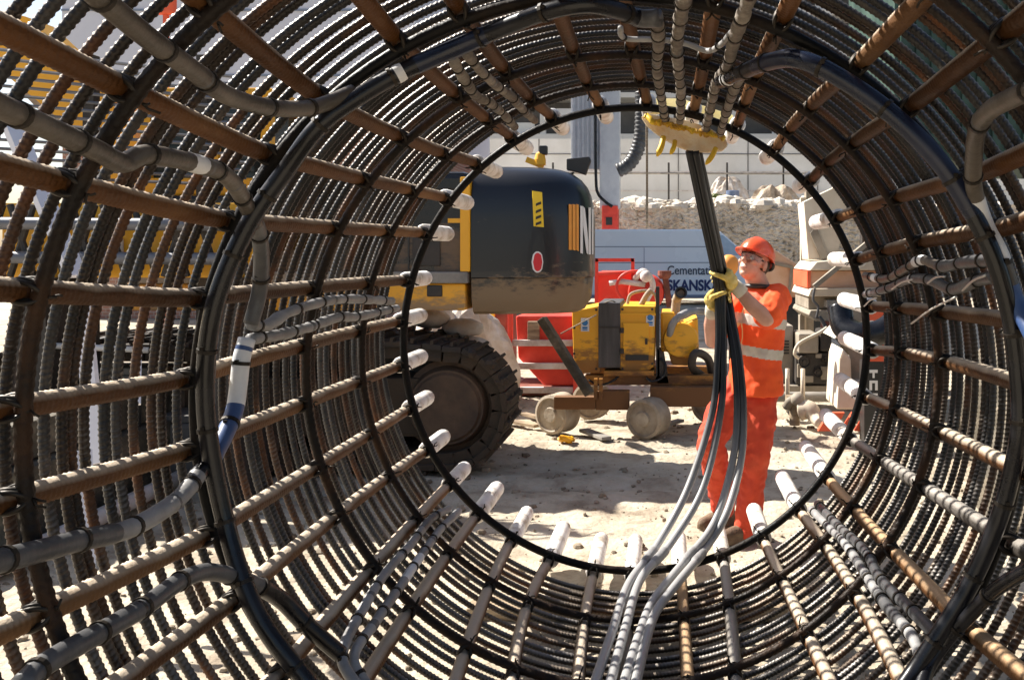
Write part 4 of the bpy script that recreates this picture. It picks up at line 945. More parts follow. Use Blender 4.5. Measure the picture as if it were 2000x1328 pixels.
# ------------------------------------------------------------------ piling rig mast, duct
MT['mast'] = mat('pale_grey_mast_paint', [(.50,.52,.56),(.60,.62,.65),(.66,.68,.70)], .5, 0, 2., bump=.05)
DM = 34.
ms = thing('piling_rig_mast', (X(1190,DM), DM+.4, GZ), 'tall pale grey piling mast with a red foot behind the white van', 'mast')
b = MB(); b.bx(X(1171,DM), X(1210,DM), DM, DM+.8, Z(408,DM), 10.5, 0, .03); b.build('column', MT['mast'], ms)
b = MB(); b.bx(X(1114,DM), X(1172,DM), DM+.2, DM+.7, Z(330,DM), 10.5, 0, .03)
for k in range(6): b.bx(X(1118+9*k,DM), X(1122+9*k,DM), DM+.13, DM+.2, Z(330,DM), 10.5)
b.build('leader', MT['mast'], ms)
b = MB(); b.bx(X(1176,DM), X(1207,DM), DM-.1, DM+.8, GZ, Z(402,DM), 0, .03); b.build('foot', MT['red'], ms)
b = MB(); b.bx(X(1184,DM), X(1196,DM), DM-.15, DM-.1, Z(440,DM), Z(425,DM)); b.build('hatch', MT['dark'], ms)
b = MB(); b.tube(catmull([P(1163,150,DM-.2), P(1163,250,DM-.2), P(1164,350,DM-.2), P(1168,378,DM-.2), P(1182,394,DM-.2), P(1196,404,DM-.2)], 8), .055, 8); b.build('hose', MT['hose_black'], ms, smooth=True)
DD = 32.5
b = MB(); c_, _ = resample(catmull([P(1254,180,DD), P(1254,230,DD), P(1250,275,DD), P(1238,308,DD), P(1222,326,DD), P(1206,334,DD)], 10), .05)
b.tube(c_, .24+.02*np.sign(np.sin(np.arange(len(c_))*2.1)), 14, segm=None); tag(b.build('corrugated_duct', MT['hose_dark'], smooth=True), 'thick dark corrugated duct hanging in a bend right of the mast', 'duct')
b = MB(); b.tube([P(1263,90,DD-1), P(1264,445,DD-1)], .04, 8); tag(b.build('hanging_rope', MT['wood'], smooth=True), 'thin tan rope hanging beside the corrugated duct', 'rope')

# ------------------------------------------------------------------ excavation walls and building beyond
MT['conc_rough'] = mat('rough_excavated_concrete', [(.48,.42,.34),(.64,.57,.48),(.74,.68,.59)], .95, 0, .9, detail=10, bump=.4, bscale=5)
MT['conc_grey'] = mat('grey_concrete_panels', [(.58,.57,.53),(.66,.65,.61),(.72,.71,.68)], .85, 0, .5, detail=9, bump=.1)
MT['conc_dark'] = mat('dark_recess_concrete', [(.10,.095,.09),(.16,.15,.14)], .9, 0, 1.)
DW1, DW2 = 37., 44.
# lower bored wall with a broken top edge
n = 420; xs = np.linspace(X(300,DW1), X(2300,DW1), n); top = Z(402,DW1)+.10*np.sin(xs*1.1)+.07*np.sin(xs*2.9+1)+rng.normal(0, .03, n)
yo = .10*np.abs(np.sin(xs*2.0+.7*np.sin(xs*.8)))+rng.normal(0, .05, n)
b = MB(); rows = 70; v = []
for i in range(rows):
    t = i/(rows-1)
    for k in range(n): v.append([xs[k], DW1-yo[k]*(1-.5*t)+rng.normal(0, .05), GZ+(top[k]-GZ)*t])
for k in range(n): v.append([xs[k], DW1+1.6, top[k]+.15])
b.add(v, [[i*n+k, i*n+k+1, (i+1)*n+k+1, (i+1)*n+k] for i in range(rows) for k in range(n-1)])
tag(b.build('bored_pile_wall', MT['conc_rough'], None, smooth=False), 'rough tan bored pile wall with a broken top edge behind the van', 'wall')
b = MB()
for _ in range(900):
    x = rng.uniform(X(900,DW1), X(1800,DW1)); r = .06+.30*rng.random()**3; b.ball((x, DW1+rng.uniform(-.1, 1.5), Z(402,DW1)+rng.uniform(-.12, .18)), (r*rng.uniform(.9,1.8), r, r*rng.uniform(.6,1.)), 8, jit=.12)
o = b.build('rubble', MT['conc_rough'], None); o['kind'] = 'stuff'
b = MB(); b.bx(X(250,DW1), X(2350,DW1), DW1+1.5, DW2+.3, GZ, top.mean()-.05); s_ = b.build('terrace', MT['conc_rough']); s_['kind'] = 'structure'
rw = thing('retaining_wall', (X(1300,DW2), DW2+.3, GZ), 'smooth grey concrete retaining wall with panel joints above the rough wall', 'wall')
b = MB(); b.bx(X(200,DW2), X(2400,DW2), DW2+.3, DW2+.9, GZ, Z(270,DW2), 0); b.build('panel_face', MT['conc_grey'], rw)
for py in (335, 372, 300): b = MB(); b.bx(X(200,DW2), X(2400,DW2), DW2+.26, DW2+.3, Z(py+.7,DW2), Z(py-.7,DW2)); b.build('joint', MT['pale_rail'] if py != 300 else MT['conc_dark'], rw)
for k in range(10): b = MB(); x = X(640+137*k, DW2); b.bx(x-.02, x+.02, DW2+.27, DW2+.3, GZ, Z(270,DW2)-.01); b.build('joint', MT['conc_dark'], rw)
# guard rail on the terrace
DG = 41.
gr_ = thing('guard_rail', (X(1300,DG), DG, top.mean()), 'thin grey scaffold guard rail standing on the terrace before the grey wall', 'railing')
for py in (338,): b = MB(); b.tube([P(1000,py,DG), P(1800,py+2,DG)], .05, 8); b.build('rail', MT['steel_grey'], gr_)
for px in (1080, 1190, 1306, 1420, 1530, 1640): b = MB(); b.tube([np.array([X(px,DG), DG, top.mean()-.05]), P(px,318,DG)], .045, 8); b.build('post', MT['steel_dark'], gr_)
c = P(1512,408,39.5); heap('rubble_heap', (c[0], 39.5, top.mean()-.1), 1.05, .9, 1.0, MT['rock'], 'brown rubble heap on the terrace at the right', 'heap', seed=8, amp=.3)
c = P(1418,372,42.); 
b = MB(); heap('sheeted_pile', (X(1420,42.5), 42.5, top.mean()-.1), 1.0, .7, 1.55, MT['sheet'], 'pale sheeted pile on the terrace beyond the cables', 'pile', seed=12, amp=.2)
MT['leaf'] = mat('bush_leaves', [(.07,.10,.02),(.16,.20,.05),(.26,.29,.10)], .7, 0, 8.)
b = MB()
for _ in range(420):
    d = rng.normal(0, 1, 3); d /= np.linalg.norm(d); d *= rng.random()**.4; c = P(1400,391,40.)+d*np.array([.36,.3,.26]); q = rng.normal(0, .06, (3, 3)); b.add(c+q, [[0, 1, 2]])
tag(b.build('bush', MT['leaf'], None, recalc=False), 'small yellow green bush on the terrace edge', 'bush')
MT['blue_drum'] = mat('blue_drum_paint', [(.08,.12,.22),(.14,.19,.30)], .5)
b = MB(); b.lathe([(.28,0),(.29,.02),(.29,.3),(.31,.31),(.29,.33),(.29,.6),(.31,.61),(.29,.63),(.29,.85),(.26,.87)], (X(1431,40.2), 40.2, top.mean()-.05), (0,0,1), 24); tag(b.build('drum', MT['blue_drum'], smooth='auto'), 'dull blue drum on the terrace beside the green bush', 'drum')
# building
DB = 58.
MT['win'] = mat('dark_windows', [(.04,.05,.06),(.09,.10,.11)], .15, 0, .5)
MT['facade'] = mat('pale_facade', [(.62,.61,.60),(.72,.71,.69)], .8, 0, .4)
MT['slab'] = mat('pale_floor_slab', [(.55,.53,.49),(.64,.62,.58)], .85, 0, .4)
bl = thing('concrete_building', (X(1200,DB), DB+5, GZ), 'unfinished concrete building with open dark floors beyond the grey wall', 'building')
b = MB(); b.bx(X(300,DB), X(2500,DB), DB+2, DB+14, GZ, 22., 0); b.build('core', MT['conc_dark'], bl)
for k in range(8):
    z = Z(272,DB)+k*2.6; b = MB(); b.bx(X(290,DB), X(2510,DB), DB-.1, DB+2, z, z+.32); b.build('floor_slab', MT['slab'], bl)
    if k < 7:
        for j in range(26):
            x = X(320+85*j, DB)
            if (j*7+k*3) % 3 != 1: b = MB(); b.bx(x, x+1.35, DB+.5, DB+.7, z+.32, z+1.1+((j+k) % 2)*.9); b.build('infill_panel', MT['facade'] if (j+k) % 2 else MT['conc_grey'], bl)
for j in range(18):
    x = X(310+125*j, DB); b = MB(); b.bx(x-.18, x+.18, DB, DB+.36, GZ, 18.9); b.build('column', MT['slab'], bl)
# pale clad block and brick house seen through the left of the cage
MT['clad'] = mat('pale_lavender_cladding', [(.52,.54,.62),(.58,.60,.67)], .6, 0, .5)
MT['brick'], nt, pb = new_mat('red_brick')
br = nt.nodes.new('ShaderNodeTexBrick'); tc = nt.nodes.new('ShaderNodeTexCoord'); mp2 = nt.nodes.new('ShaderNodeMapping'); mp2.inputs['Rotation'].default_value = (math.radians(90), 0, 0)
nt.links.new(tc.outputs['Object'], mp2.inputs[0]); nt.links.new(mp2.outputs[0], br.inputs['Vector']); br.inputs['Color1'].default_value = (.28,.12,.08,1); br.inputs['Color2'].default_value = (.36,.18,.12,1); br.inputs['Mortar'].default_value = (.40,.36,.31,1); br.inputs['Scale'].default_value = 3.
nt.links.new(br.outputs[0], pb.inputs['Base Color']); pb.inputs['Roughness'].default_value = .9
cb = thing('clad_block', (-9., 26., GZ), 'pale lavender clad tower on a red brick base beyond the left of the cage', 'building')
b = MB(); b.bx(-15.8, -6.6, 24, 34, 3.2, 22.); b.build('cladding', MT['clad'], cb)
for k in range(9): b = MB(); b.bx(-15.8, -6.6, 23.96, 24., 4.6+k*1.7, 4.65+k*1.7); b.build('joint', MT['seam'], cb)
b = MB(); b.bx(-15.8, -6.6, 24.02, 34, GZ, 3.2); b.build('brick_base', MT['brick'], cb)
for k in range(4): b = MB(); b.bx(-14.9+k*2.1, -13.9+k*2.1, 23.97, 24.02, .5, 2.2); b.build('window', MT['win'], cb)

# ------------------------------------------------------------------ beige plant at the right
MT['beige'] = mat('dusty_beige_paint', [(.50,.41,.30),(.62,.53,.41),(.70,.63,.52)], .7, 0, 2., bump=.1)
MT['beige_dark'] = mat('dusty_taupe_steel', [(.19,.16,.12),(.28,.24,.185),(.36,.31,.25)], .7, 0, 3., bump=.15)
MT['orange_tan'] = mat('faded_orange_paint', [(.60,.33,.19),(.68,.42,.27),(.72,.50,.36)], .6, 0, 2.)
MT['red_orange'] = mat('orange_red_paint', [(.68,.09,.03),(.74,.13,.05)], .6, 0, 3.)
D3 = 10.2
sc_ = thing('screening_plant', (X(1620,D3+.7), D3+.7, GZ), 'dusty beige screening plant with stacked trays and an engine at the right of the opening', 'machine')
b = MB(); b.prism([(X(1578,D3),Z(528,D3)),(X(1592,D3),Z(511,D3)),(X(1760,D3),Z(498,D3)),(X(1760,D3),Z(528,D3))], D3-.1, D3+1.2); b.build('hood', MT['beige'], sc_, bevel=.015)
b = MB(); b.bx(X(1583,D3), X(1760,D3), D3, D3+1.1, Z(562,D3), Z(529,D3), 0, .01); b.build('orange_panel', MT['orange_tan'], sc_)
b = MB(); b.bx(X(1576,D3), X(1583,D3)-.003, D3-.03, D3+1.1, Z(562,D3), Z(530,D3), 0); b.build('red_edge', MT['red_orange'], sc_)
b = MB(); b.prism([(X(1574,D3),Z(578,D3)),(X(1580,D3),Z(563,D3)),(X(1760,D3),Z(560,D3)),(X(1760,D3),Z(578,D3))], D3-.16, D3+1.2); b.build('tray', MT['beige'], sc_, bevel=.01)
b = MB(); b.bx(X(1580,D3), X(1760,D3), D3+.05, D3+1.1, Z(604,D3), Z(579,D3), 0, .01); b.build('recess', MT['beige_dark'], sc_)
b = MB(); b.prism([(X(1576,D3),Z(614,D3)),(X(1580,D3),Z(605,D3)),(X(1760,D3),Z(603,D3)),(X(1760,D3),Z(626,D3)),(X(1590,D3),Z(626,D3))], D3-.12, D3+1.2); b.build('lower_tray', MT['beige_dark'], sc_, bevel=.01)
b = MB(); b.bx(X(1700,D3), X(1712,D3), D3+.2, D3+.35, GZ, Z(626,D3)); b.bx(X(1700,D3), X(1712,D3), D3+.9, D3+1.05, GZ, Z(626,D3)); b.bx(X(1585,D3), X(1595,D3), D3+.9, D3+1.05, GZ, Z(626,D3)); b.build('leg', MT['beige_dark'], sc_)
b = MB(); b.prism([(X(1576,D3),Z(392,D3)),(X(1660,D3),Z(352,D3)),(X(1672,D3),Z(400,D3)),(X(1640,D3),Z(507,D3)),(X(1586,D3),Z(508,D3))], D3+.25, D3+.75); b.build('hopper', MT['beige'], sc_, bevel=.01)
b = MB(); b.prism([(X(1588,D3),Z(455,D3)),(X(1600,D3),Z(440,D3)),(X(1624,D3),Z(503,D3)),(X(1610,D3),Z(507,D3))], D3+.2, D3+.25); b.build('rib', MT['beige_dark'], sc_)
b = MB(); b.bar(P(1700,470,D3-.15), P(1590,560,D3-.25), .05, .05); b.build('conveyor_rail', MT['beige_dark'], sc_)
for (pts, r) in (([(1600,618),(1612,640),(1606,668),(1622,690)], .022), ([(1640,626),(1632,650),(1648,676)], .028), ([(1592,560),(1588,585),(1598,600),(1594,622)], .014)):
    b = MB(); b.tube(catmull([P(x, y, D3-.2) for x, y in pts], 6), r, 8); b.build('hydraulic_hose', MT['hose_dark'], sc_, smooth=True)
for (x0, x1, y0, y1, m) in ((1610,1632,585,600,'steel_grey'),(1640,1668,583,602,'beige'),(1604,1618,626,648,'red_dark'),(1622,1660,628,640,'orange_tan')):
    b = MB(); b.bx(X(x0,D3), X(x1,D3), D3-.14, D3+.05, Z(y1,D3), Z(y0,D3), 0, .01); b.build('control_box', MT[m], sc_)
en = thing('engine_unit', (X(1585,D3-.3), D3+.1, GZ), 'dark oily engine unit with a beige cowl behind the worker at waist height', 'engine')
D4 = 9.7
b = MB(); b.bx(X(1560,D4), X(1599,D4), D4, D4+.5, Z(690,D4), Z(652,D4), 0, .02); b.build('cowl', MT['beige_dark'], en)
b = MB(); b.bx(X(1556,D4), X(1626,D4), D4+.06, D4+.6, Z(752,D4), Z(690,D4), 0, .02); b.build('block', MT['steel_dark'], en)
for (x, y, r) in ((1571,706,.062),(1598,728,.045),(1612,704,.03)): b = MB(); b.lathe([(.01,0),(r*.3,0),(r*.4,.015),(r*.8,.018),(r,.0),(r,.07)], (X(x,D4), D4-.01, Z(y,D4)), (0,1,0), 20); b.build('pulley', MT['steel_dark'], en, smooth='auto')
for (x0, x1, y0, y1, d) in ((1566,1590,735,748,.02),(1594,1606,692,700,.03),(1604,1624,716,742,.05),(1558,1566,712,738,.04)): b = MB(); b.bx(X(x0,D4), X(x1,D4), D4+.06-d, D4+.06, Z(y1,D4), Z(y0,D4), 0, .008); b.build('bracket', MT['beige_dark'], en)
b = MB(); b.bx(X(1602,D4), X(1626,D4), D4+.02, D4+.4, Z(688,D4), Z(645,D4), 0, .04); b.build('air_filter', MT['steel_dark'], en)
b = MB(); b.tube(catmull([P(1560,700,D4-.03), P(1552,690,D4-.05), P(1562,670,D4-.04), P(1600,650,D4-.03), P(1615,640,D4)], 6), .018, 8); b.build('hose', MT['beige'], en, smooth=True)
b = MB(); b.bx(X(1500,D4), X(1557,D4), D4+.3, D4+.9, Z(760,D4), Z(640,D4), 0, .02); eb = b.build('cabinet', MT['beige_dark'], en)
for k in range(5): b = MB(); b.bx(X(1524,D4), X(1548,D4), D4+.285, D4+.3, Z(670+6*k+3,D4), Z(670+6*k,D4)); b.build('louvre', MT['dark'], eb)
b = MB(); b.bx(X(1500,D4), X(1640,D4), D4+.1, D4+.6, Z(768,D4), Z(756,D4), 0, .01); b.build('skid', MT['beige_dark'], en)
b = MB(); b.tube([P(1500,775,9.3), P(1640,775,9.3)], .052, 14); tag(b.build('steel_pipe', MT['steel_grey'], smooth='auto'), 'grey steel pipe lying across behind the worker', 'pipe')
vf = thing('valve_fitting', (X(1560,8.9), 8.9, GZ), 'dusty pale pipe valve and hose coupling on the ground right of the worker', 'valve')
b = MB(); b.tube([P(1552,830,8.9), P(1552,775,8.9)], .05, 12); b.lathe([(.09,0),(.09,.05)], P(1552,778,8.9)+np.array([0,0,-.02]), (0,0,1), 16); b.build('standpipe', MT['wood'], vf, smooth='auto')
b = MB(); b.tube(catmull([P(1536,795,8.9), P(1545,782,8.85), P(1562,775,8.85)], 5), .045, 10); b.ball(P(1558,780,8.8), .07, 10); b.build('valve', MT['beige_dark'], vf, smooth=True)
b = MB(); b.tube(catmull([P(1566,800,8.8), P(1582,800,8.75), P(1592,815,8.7), P(1602,826,8.6)], 6), np.linspace(.10,.05,19), 12); b.build('coupling', MT['beige'], vf, smooth=True)
for px in (1538, 1568): b = MB(); b.tube([P(px,790,9.1), P(px,720,9.1)], .022, 8); b.build('rod', MT['beige'], vf, smooth=True)
# orange machine hood behind the helmet, white post, orange beacon drum
om = thing('orange_loader', (X(1530,16.), 16.5, GZ), 'faded orange loader with a sloping hood behind the worker shoulder', 'loader')
DO = 15.8
b = MB(); b.prism([(X(1470,DO),Z(485,DO)),(X(1512,DO),Z(487,DO)),(X(1560,DO),Z(518,DO)),(X(1572,DO),Z(560,DO)),(X(1572,DO),Z(640,DO)),(X(1470,DO),Z(640,DO))], DO, DO+1.4); b.build('hood', MT['orange_tan'], om, bevel=.04)
b = MB(); b.prism([(X(1512,DO),Z(512,DO)),(X(1548,DO),Z(520,DO)),(X(1548,DO),Z(524,DO)),(X(1540,DO),Z(610,DO)),(X(1536,DO),Z(610,DO)),(X(1543,DO),Z(524,DO)),(X(1512,DO),Z(518,DO))], DO-.05, DO-.005); b.build('hand_rail', MT['beige_dark'], om)
for px in (1490, 1555): b = MB(); b.lathe([(.08,0),(.3,.03),(.45,.06),(.48,.12),(.48,.4)], (X(px,DO), DO-.1, GZ+.48), (0,1,0), 26); b.build('wheel', MT['dark'], om, smooth='auto')
b = MB(); b.bx(X(1470,DO), X(1590,DO), DO+.1, DO+1.3, Z(650,DO)-.1, Z(640,DO)); b.build('chassis', MT['steel_dark'], om)
c = P(1568,575,12.); pt = thing('pale_post', (c[0], 12.1, GZ), 'tall pale cream post with a dark side behind the worker', 'post')
b = MB(); b.bx(X(1564,12), X(1575,12), 12, 12.08, GZ, Z(386,12), 0); b.build('flange', MT['beige'], pt); b = MB(); b.bx(X(1575.3,12), X(1590,12), 12.03, 12.2, GZ, Z(372,12), 0); b.build('web', MT['beige_dark'], pt)
c = P(1424,520,9.); MT['beacon'] = mat('pale_orange_plastic', [(.85,.25,.03),(.90,.36,.07)], .5)
od = thing('orange_road_drum', (X(1430,9.2), 9.2, GZ), 'small pale orange rounded beacon just beside the worker chin', 'beacon')
b = MB(); b.lathe([(.02,-.10),(.07,-.09),(.095,-.04),(.095,.02),(.075,.07),(.04,.095),(.01,.10)], P(1424,517,9.2), (.15,0,1), 24); b.build('drum', MT['beacon'], od, smooth=True); b = MB(); b.bx(X(1430,9.2)-.03, X(1430,9.2)+.03, 9.2, 9.26, GZ, Z(540,9.2)); b.build('stand', MT['steel_dark'], od)
# barrier blocks right
cbk = P(1668,740,8.6)
bb = thing('concrete_barrier', (cbk[0], 8.9, GZ), 'pale cream concrete barrier standing on red boards at the right', 'barrier')
b = MB(); b.prism([(X(1634,8.6),Z(800,8.6)),(X(1640,8.6),Z(700,8.6)),(X(1646,8.6),Z(680,8.6)),(X(1662,8.6),Z(700,8.6)),(X(1664,8.6),Z(745,8.6)),(X(1760,8.6),Z(745,8.6)),(X(1760,8.6),Z(800,8.6))], 8.6, 9.2); b.build('block', MT['beige'], bb, bevel=.02)
b = MB(); b.bx(X(1664,8.6)+.004, X(1760,8.6), 8.75, 9.2, Z(745,8.6), Z(660,8.6)); b.build('rear_slab', MT['beige_dark'], bb)
b = MB(); b.prism([(X(1632,8.6),Z(662,8.6)),(X(1652,8.6),Z(640,8.6)),(X(1760,8.6),Z(650,8.6)),(X(1760,8.6),Z(662,8.6))], 8.65, 9.3); b.build('cap_slab', MT['beige'], bb)
for i, (x0, x1) in enumerate(((1600,1640),(1645,1668),(1672,1740))):
    b = MB(); D = 8.2; b.prism([(X(x0+20,D), Z(806,D)), (X(x1+10,D), Z(806,D)), (X(x1-10,D), Z(842,D)), (X(x0-2,D), Z(842,D))], D, D+.06); tag(b.build('red_board', MT['red_orange']), ['leftmost', 'middle', 'rightmost'][i]+' of three red boards leaning at the foot of the concrete barrier', 'board', 'red boards by the barrier')
# black ribbed pipe end
b = MB(); c_ = catmull([P(1640,600,7.4), P(1650,640,7.3), P(1690,655,7.2), P(1735,640,7.2), P(1770,600,7.3)], 8); b.tube(c_, .10, 14); tag(b.build('bent_duct', MT['hose_black'], smooth=True), 'fat black bent duct just outside the cage at the right', 'duct')
# red and white sign post with dark box
DS = 8.0
sp_ = thing('barrier_sign', (X(1707,DS), DS, GZ), 'red and white striped barrier post above a dark box with white marks', 'sign')
for k, (y0, y1, m) in enumerate(((602,626,'red_orange'),(626,650,'white_letter'),(650,676,'red_orange'),(676,690,'white_letter'),(690,706,'red_orange'))):
    b = MB(); b.bx(X(1690,DS), X(1726,DS), DS, DS+.06, Z(y1,DS), Z(y0,DS)); b.build('stripe_panel', MT[m], sp_)
b = MB(); b.bx(X(1688,DS), X(1728,DS), DS+.0, DS+.2, GZ, Z(706,DS)-.003); b.build('box', MT['dark'], sp_)
for (x0, x1, y0, y1) in ((1698,1714,722,728),(1704,1708,728,738),(1698,1714,743,748),(1698,1703,748,762),(1709,1714,748,762),(1698,1714,768,773),(1704,1709,773,784)):
    b = MB(); b.bx(X(x0,DS), X(x1,DS), DS-.006, DS-.001, Z(y1,DS), Z(y0,DS)); b.build('white_mark', MT['white_letter'], sp_)
# green cabin on a trestle, upper right
MT['green'] = mat('dark_green_sheet_steel', [(.012,.035,.026),(.02,.055,.04),(.035,.075,.055)], .55, 0, 2.)
gc = thing('green_cabin', (4.6, 10.5, GZ), 'dark green corrugated site cabin raised on a steel trestle at upper right', 'cabin')
b = MB(); b.bx(2.3, 8.6, 9.4, 11.8, .95, 3.6, 0, .03)
for k in range(40): b.bx(2.36+k*.155, 2.44+k*.155, 9.36, 9.4, 1.05, 3.5)
b.build('wall', MT['green'], gc); b = MB(); b.bx(2.2, 8.7, 9.3, 11.9, 3.603, 3.72); b.build('roof', MT['green'], gc)
for (x, y) in ((2.5,9.6),(8.3,9.6),(2.5,11.6),(8.3,11.6)): b = MB(); b.bx(x-.08, x+.08, y-.08, y+.08, GZ, .947); b.build('leg', MT['steel_dark'], gc)
b = MB(); b.bx(4.3, 5.2, 9.34, 9.359, 1.9, 2.9); b.build('window', MT['glass'], gc)
# dark spoil bank on the far right, outside the cage
hp2 = heap('earth_bank', (4.3, 6.2, GZ), 1.9, 3.0, 1.9, MT['wood_dark'], 'dark earth bank close outside the right side of the cage', 'bank', seed=21, amp=.25)

# ------------------------------------------------------------------ things outside the cage on the left
MT['pipe_blue'] = mat('blue_grey_steel_pipe', [(.10,.105,.12),(.16,.165,.19)], .5, .2, 3.)
DT = 6.15
tr_ = thing('yellow_truss', (-3.9, DT+.3, GZ), 'yellow steel truss beam with grey pipe chords lying behind the left of the cage', 'beam')
b = MB(); b.bx(X(-60,DT), X(470,DT), DT+.3, DT+.42, Z(545,DT), Z(392,DT), 0, .01); b.build('web_plate', MT['yellow_clean'], tr_)
for py in (436, 502): b = MB(); b.tube([P(-60,py,DT+.1), P(470,py+4,DT+.1)], .042, 12); b.build('chord', MT['pipe_blue'], tr_, smooth='auto')
for k in range(9):
    x = -40+k*60
    for s in (1, -1): b = MB(); b.tube([P(x,400 if s > 0 else 540,DT+.19), P(x+46,540 if s > 0 else 400,DT+.19)], .022, 8); b.build('brace', MT['steel_dark'], tr_)
for px in (40, 420): b = MB(); b.bx(X(px,DT)-.1, X(px,DT)+.1, DT+.1, DT+.6, GZ, Z(546,DT)); b.build('support', MT['steel_dark'], tr_)
b = MB(); b.bx(X(176,DT), X(190,DT), DT+.27, DT+.297, Z(492,DT), Z(466,DT)); lbx = b.build('notice', MT['white_letter'], tr_); b = MB(); b.bx(X(150,DT), X(168,DT), DT+.27, DT+.297, Z(474,DT), Z(462,DT)); b.build('blue_tag', MT['blue_label'], tr_)
MT['plank'] = mat('pale_lavender_board', [(.62,.63,.70),(.70,.70,.75)], .6, 0, 2.)
for (a, c, w, lab) in [((20,235,4.6),(150,540,4.5),.10,'long pale board leaning outside the cage at upper left'),((160,590,4.5),(190,905,4.35),.075,'pale upright board outside the cage below the long one'),((165,880,4.2),(172,1130,4.0),.06,'pale timber stake outside the cage at lower left'),((268,690,4.7),(266,790,4.6),.04,'short pale stake seen through the left hoops')]:
    p, q = P(*a), P(*c); b = MB(); b.bar(p, q, w, .03); tag(b.build('board', MT['plank']), lab, 'board')
# rack of long reinforcing bars
rk = thing('rebar_rack', (-3.9, 7.0, GZ), 'rack of long thin grey reinforcing bars seen through the upper left of the cage', 'rack')
for k in range(15):
    D = 6.7+.05*(k % 3); y0 = 118+k*15; b = MB(); b.tube([P(-80,y0-30+k*3,D), P(480,y0+35,D+.1)], .013, 6); b.build('rod', MT['pipe_blue'], rk)
for px in (-20, 180, 400): b = MB(); b.bx(X(px,6.9)-.04, X(px,6.9)+.04, 6.85, 6.93, GZ, Z(110,6.9)); b.build('upright', MT['steel_dark'], rk)
# low blocks, rail and clutter by the left wall
for (x, y, D, sx, sy, sz, m, lab) in [(60,690,7.0,.9,.5,.55,'conc_grey','grey concrete block under the yellow truss, leftmost'),(230,640,7.4,1.0,.5,.75,'beige_dark','taupe crate under the yellow truss'),(330,720,7.,.7,.5,.45,'conc_dark','dark concrete block right of the taupe crate'),(420,700,7.6,.6,.5,.6,'blue_drum','blue grey box behind the left hoops near the ring')]:
    c = P(x, y, D); b = MB(); b.box((c[0], D, GZ+sz/2), (sx, sy, sz), None, 0, .03); b.box((c[0]+.02, D, GZ+sz+.03), (sx*.92, sy*.9, .055), None, 0, .01); tag(b.build('block', MT[m]), lab, 'block')
b = MB(); b.tube([P(40,672,6.3), P(290,684,6.5)], .022, 10); tag(b.build('white_rail', MT['tape_white'], smooth=True), 'thin white rail seen through the left hoops', 'rail')
b = MB(); b.tube([np.array([X(60,6.3),6.3,GZ]), P(60,674,6.31)], .02, 8); tag(b.build('rail_stand', MT['steel_dark']), 'dark stand under the left end of the thin white rail', 'stand')
b = MB(); b.tube([np.array([X(270,6.5),6.5,GZ]), P(270,684,6.51)], .02, 8); tag(b.build('rail_stand', MT['steel_dark']), 'dark stand under the right end of the thin white rail', 'stand')
c = P(320,10,12.); b = MB(); b.bx(c[0]-.13, c[0]+.13, 12, 12.1, c[2]-.12, c[2]+.3, 0, .04); b.bx(c[0]-.03, c[0]+.03, 12.03, 12.08, GZ, c[2]-.12); tag(b.build('orange_board', MT['red_orange']), 'orange red board on a post at the top left', 'board')
for (a, c, lab) in (((0,875,7.55),(520,724,12.6),'far pale steel pipe lying on the ground outside the left of the cage'),((-60,1125,4.62),(480,868,7.9),'near pale steel pipe lying on the ground outside the left of the cage')):
    p, q = P(*a), P(*c); p[2] = q[2] = GZ+.06; b = MB(); b.tube([p, q], .055, 14); tag(b.build('steel_pipe', MT['pale_rail'], smooth='auto'), lab, 'pipe')
for r_ in range(3):  # added stack, darkens the view and the ground left of the cage
    for k in range(2):
        x = -4.35+k*.42+.1*(r_ % 2); b = MB(); b.box((x, 6.6+.15*k, GZ+.13+.235*r_), (.36, 3.0+.2*r_, .225), None, 0, .015)
        tag(b.build('shade_baulk', MT['wood_dark']), ['bottom', 'middle', 'top'][r_]+' dark timber beam added for shade on the '+['outer', 'inner'][k]+' side of the stack left of the cage', 'beam', 'dark timber beams added for shade left of the cage')
# timbers the cage rests on
for (D, lab) in ((4.36,'timber sleeper under the far end of the cage'),(3.2,'timber sleeper under the middle of the cage'),(1.95,'timber sleeper under the near part of the cage')):
    a = axis(D); zt = a[2]-RH-RHT-.004; b = MB(); b.box((a[0]-.03, D, (zt+GZ-.01)/2), (1.5, .16, zt-GZ+.01), None, 0, .008); tag(b.build('timber_sleeper', MT['wood']), 'weathered '+lab, 'sleeper', 'sleepers under the cage')
# ------------------------------------------------------------------ yellow plate at the head of the cables
MT['plate'] = mat('stained_cream_wrap', [(.78,.58,.34),(.85,.75,.58),(.88,.82,.71)], .6, 0, 9., bump=.3, transl=.35)
MT['foam'] = mat('yellow_brown_foam', [(.30,.13,.02),(.70,.40,.03),(.82,.60,.05)], .7, 0, 22., bump=.6, bscale=60)
MT['tail'] = mat('yellow_strap', [(.85,.50,.02),(.90,.62,.04)], .5, 0, 9.)
MT['plate_top'] = mat('thin_pale_yellow_sheet', [(.90,.86,.55),(.93,.90,.70)], .5, 0, 9., transl=.9)
DP = 4.56
pl_ = thing('cable_plate', P(1345,290,DP), 'yellow stained cream plate under the crown of the far ring that the cables hang from', 'plate')
po = [(1252,228),(1268,224),(1300,228),(1345,236),(1385,250),(1416,268),(1422,284),(1412,294),(1385,298),(1352,296),(1325,287),(1298,272),(1275,256),(1262,244)]
b = MB(); b.prism([(X(x,DP),Z(y,DP)) for x, y in po], DP, DP+.05); b.build('wrap', MT['plate'], pl_, bevel=.006)
b = MB()
for t in np.linspace(0, 1, 34):
    x = 1280+t*132; y = 238+t*30+rng.normal(0, 2.); b.ball(P(x, y, DP-.012), (rng.uniform(.010,.020), .014, rng.uniform(.009,.018)), 8, jit=.15)
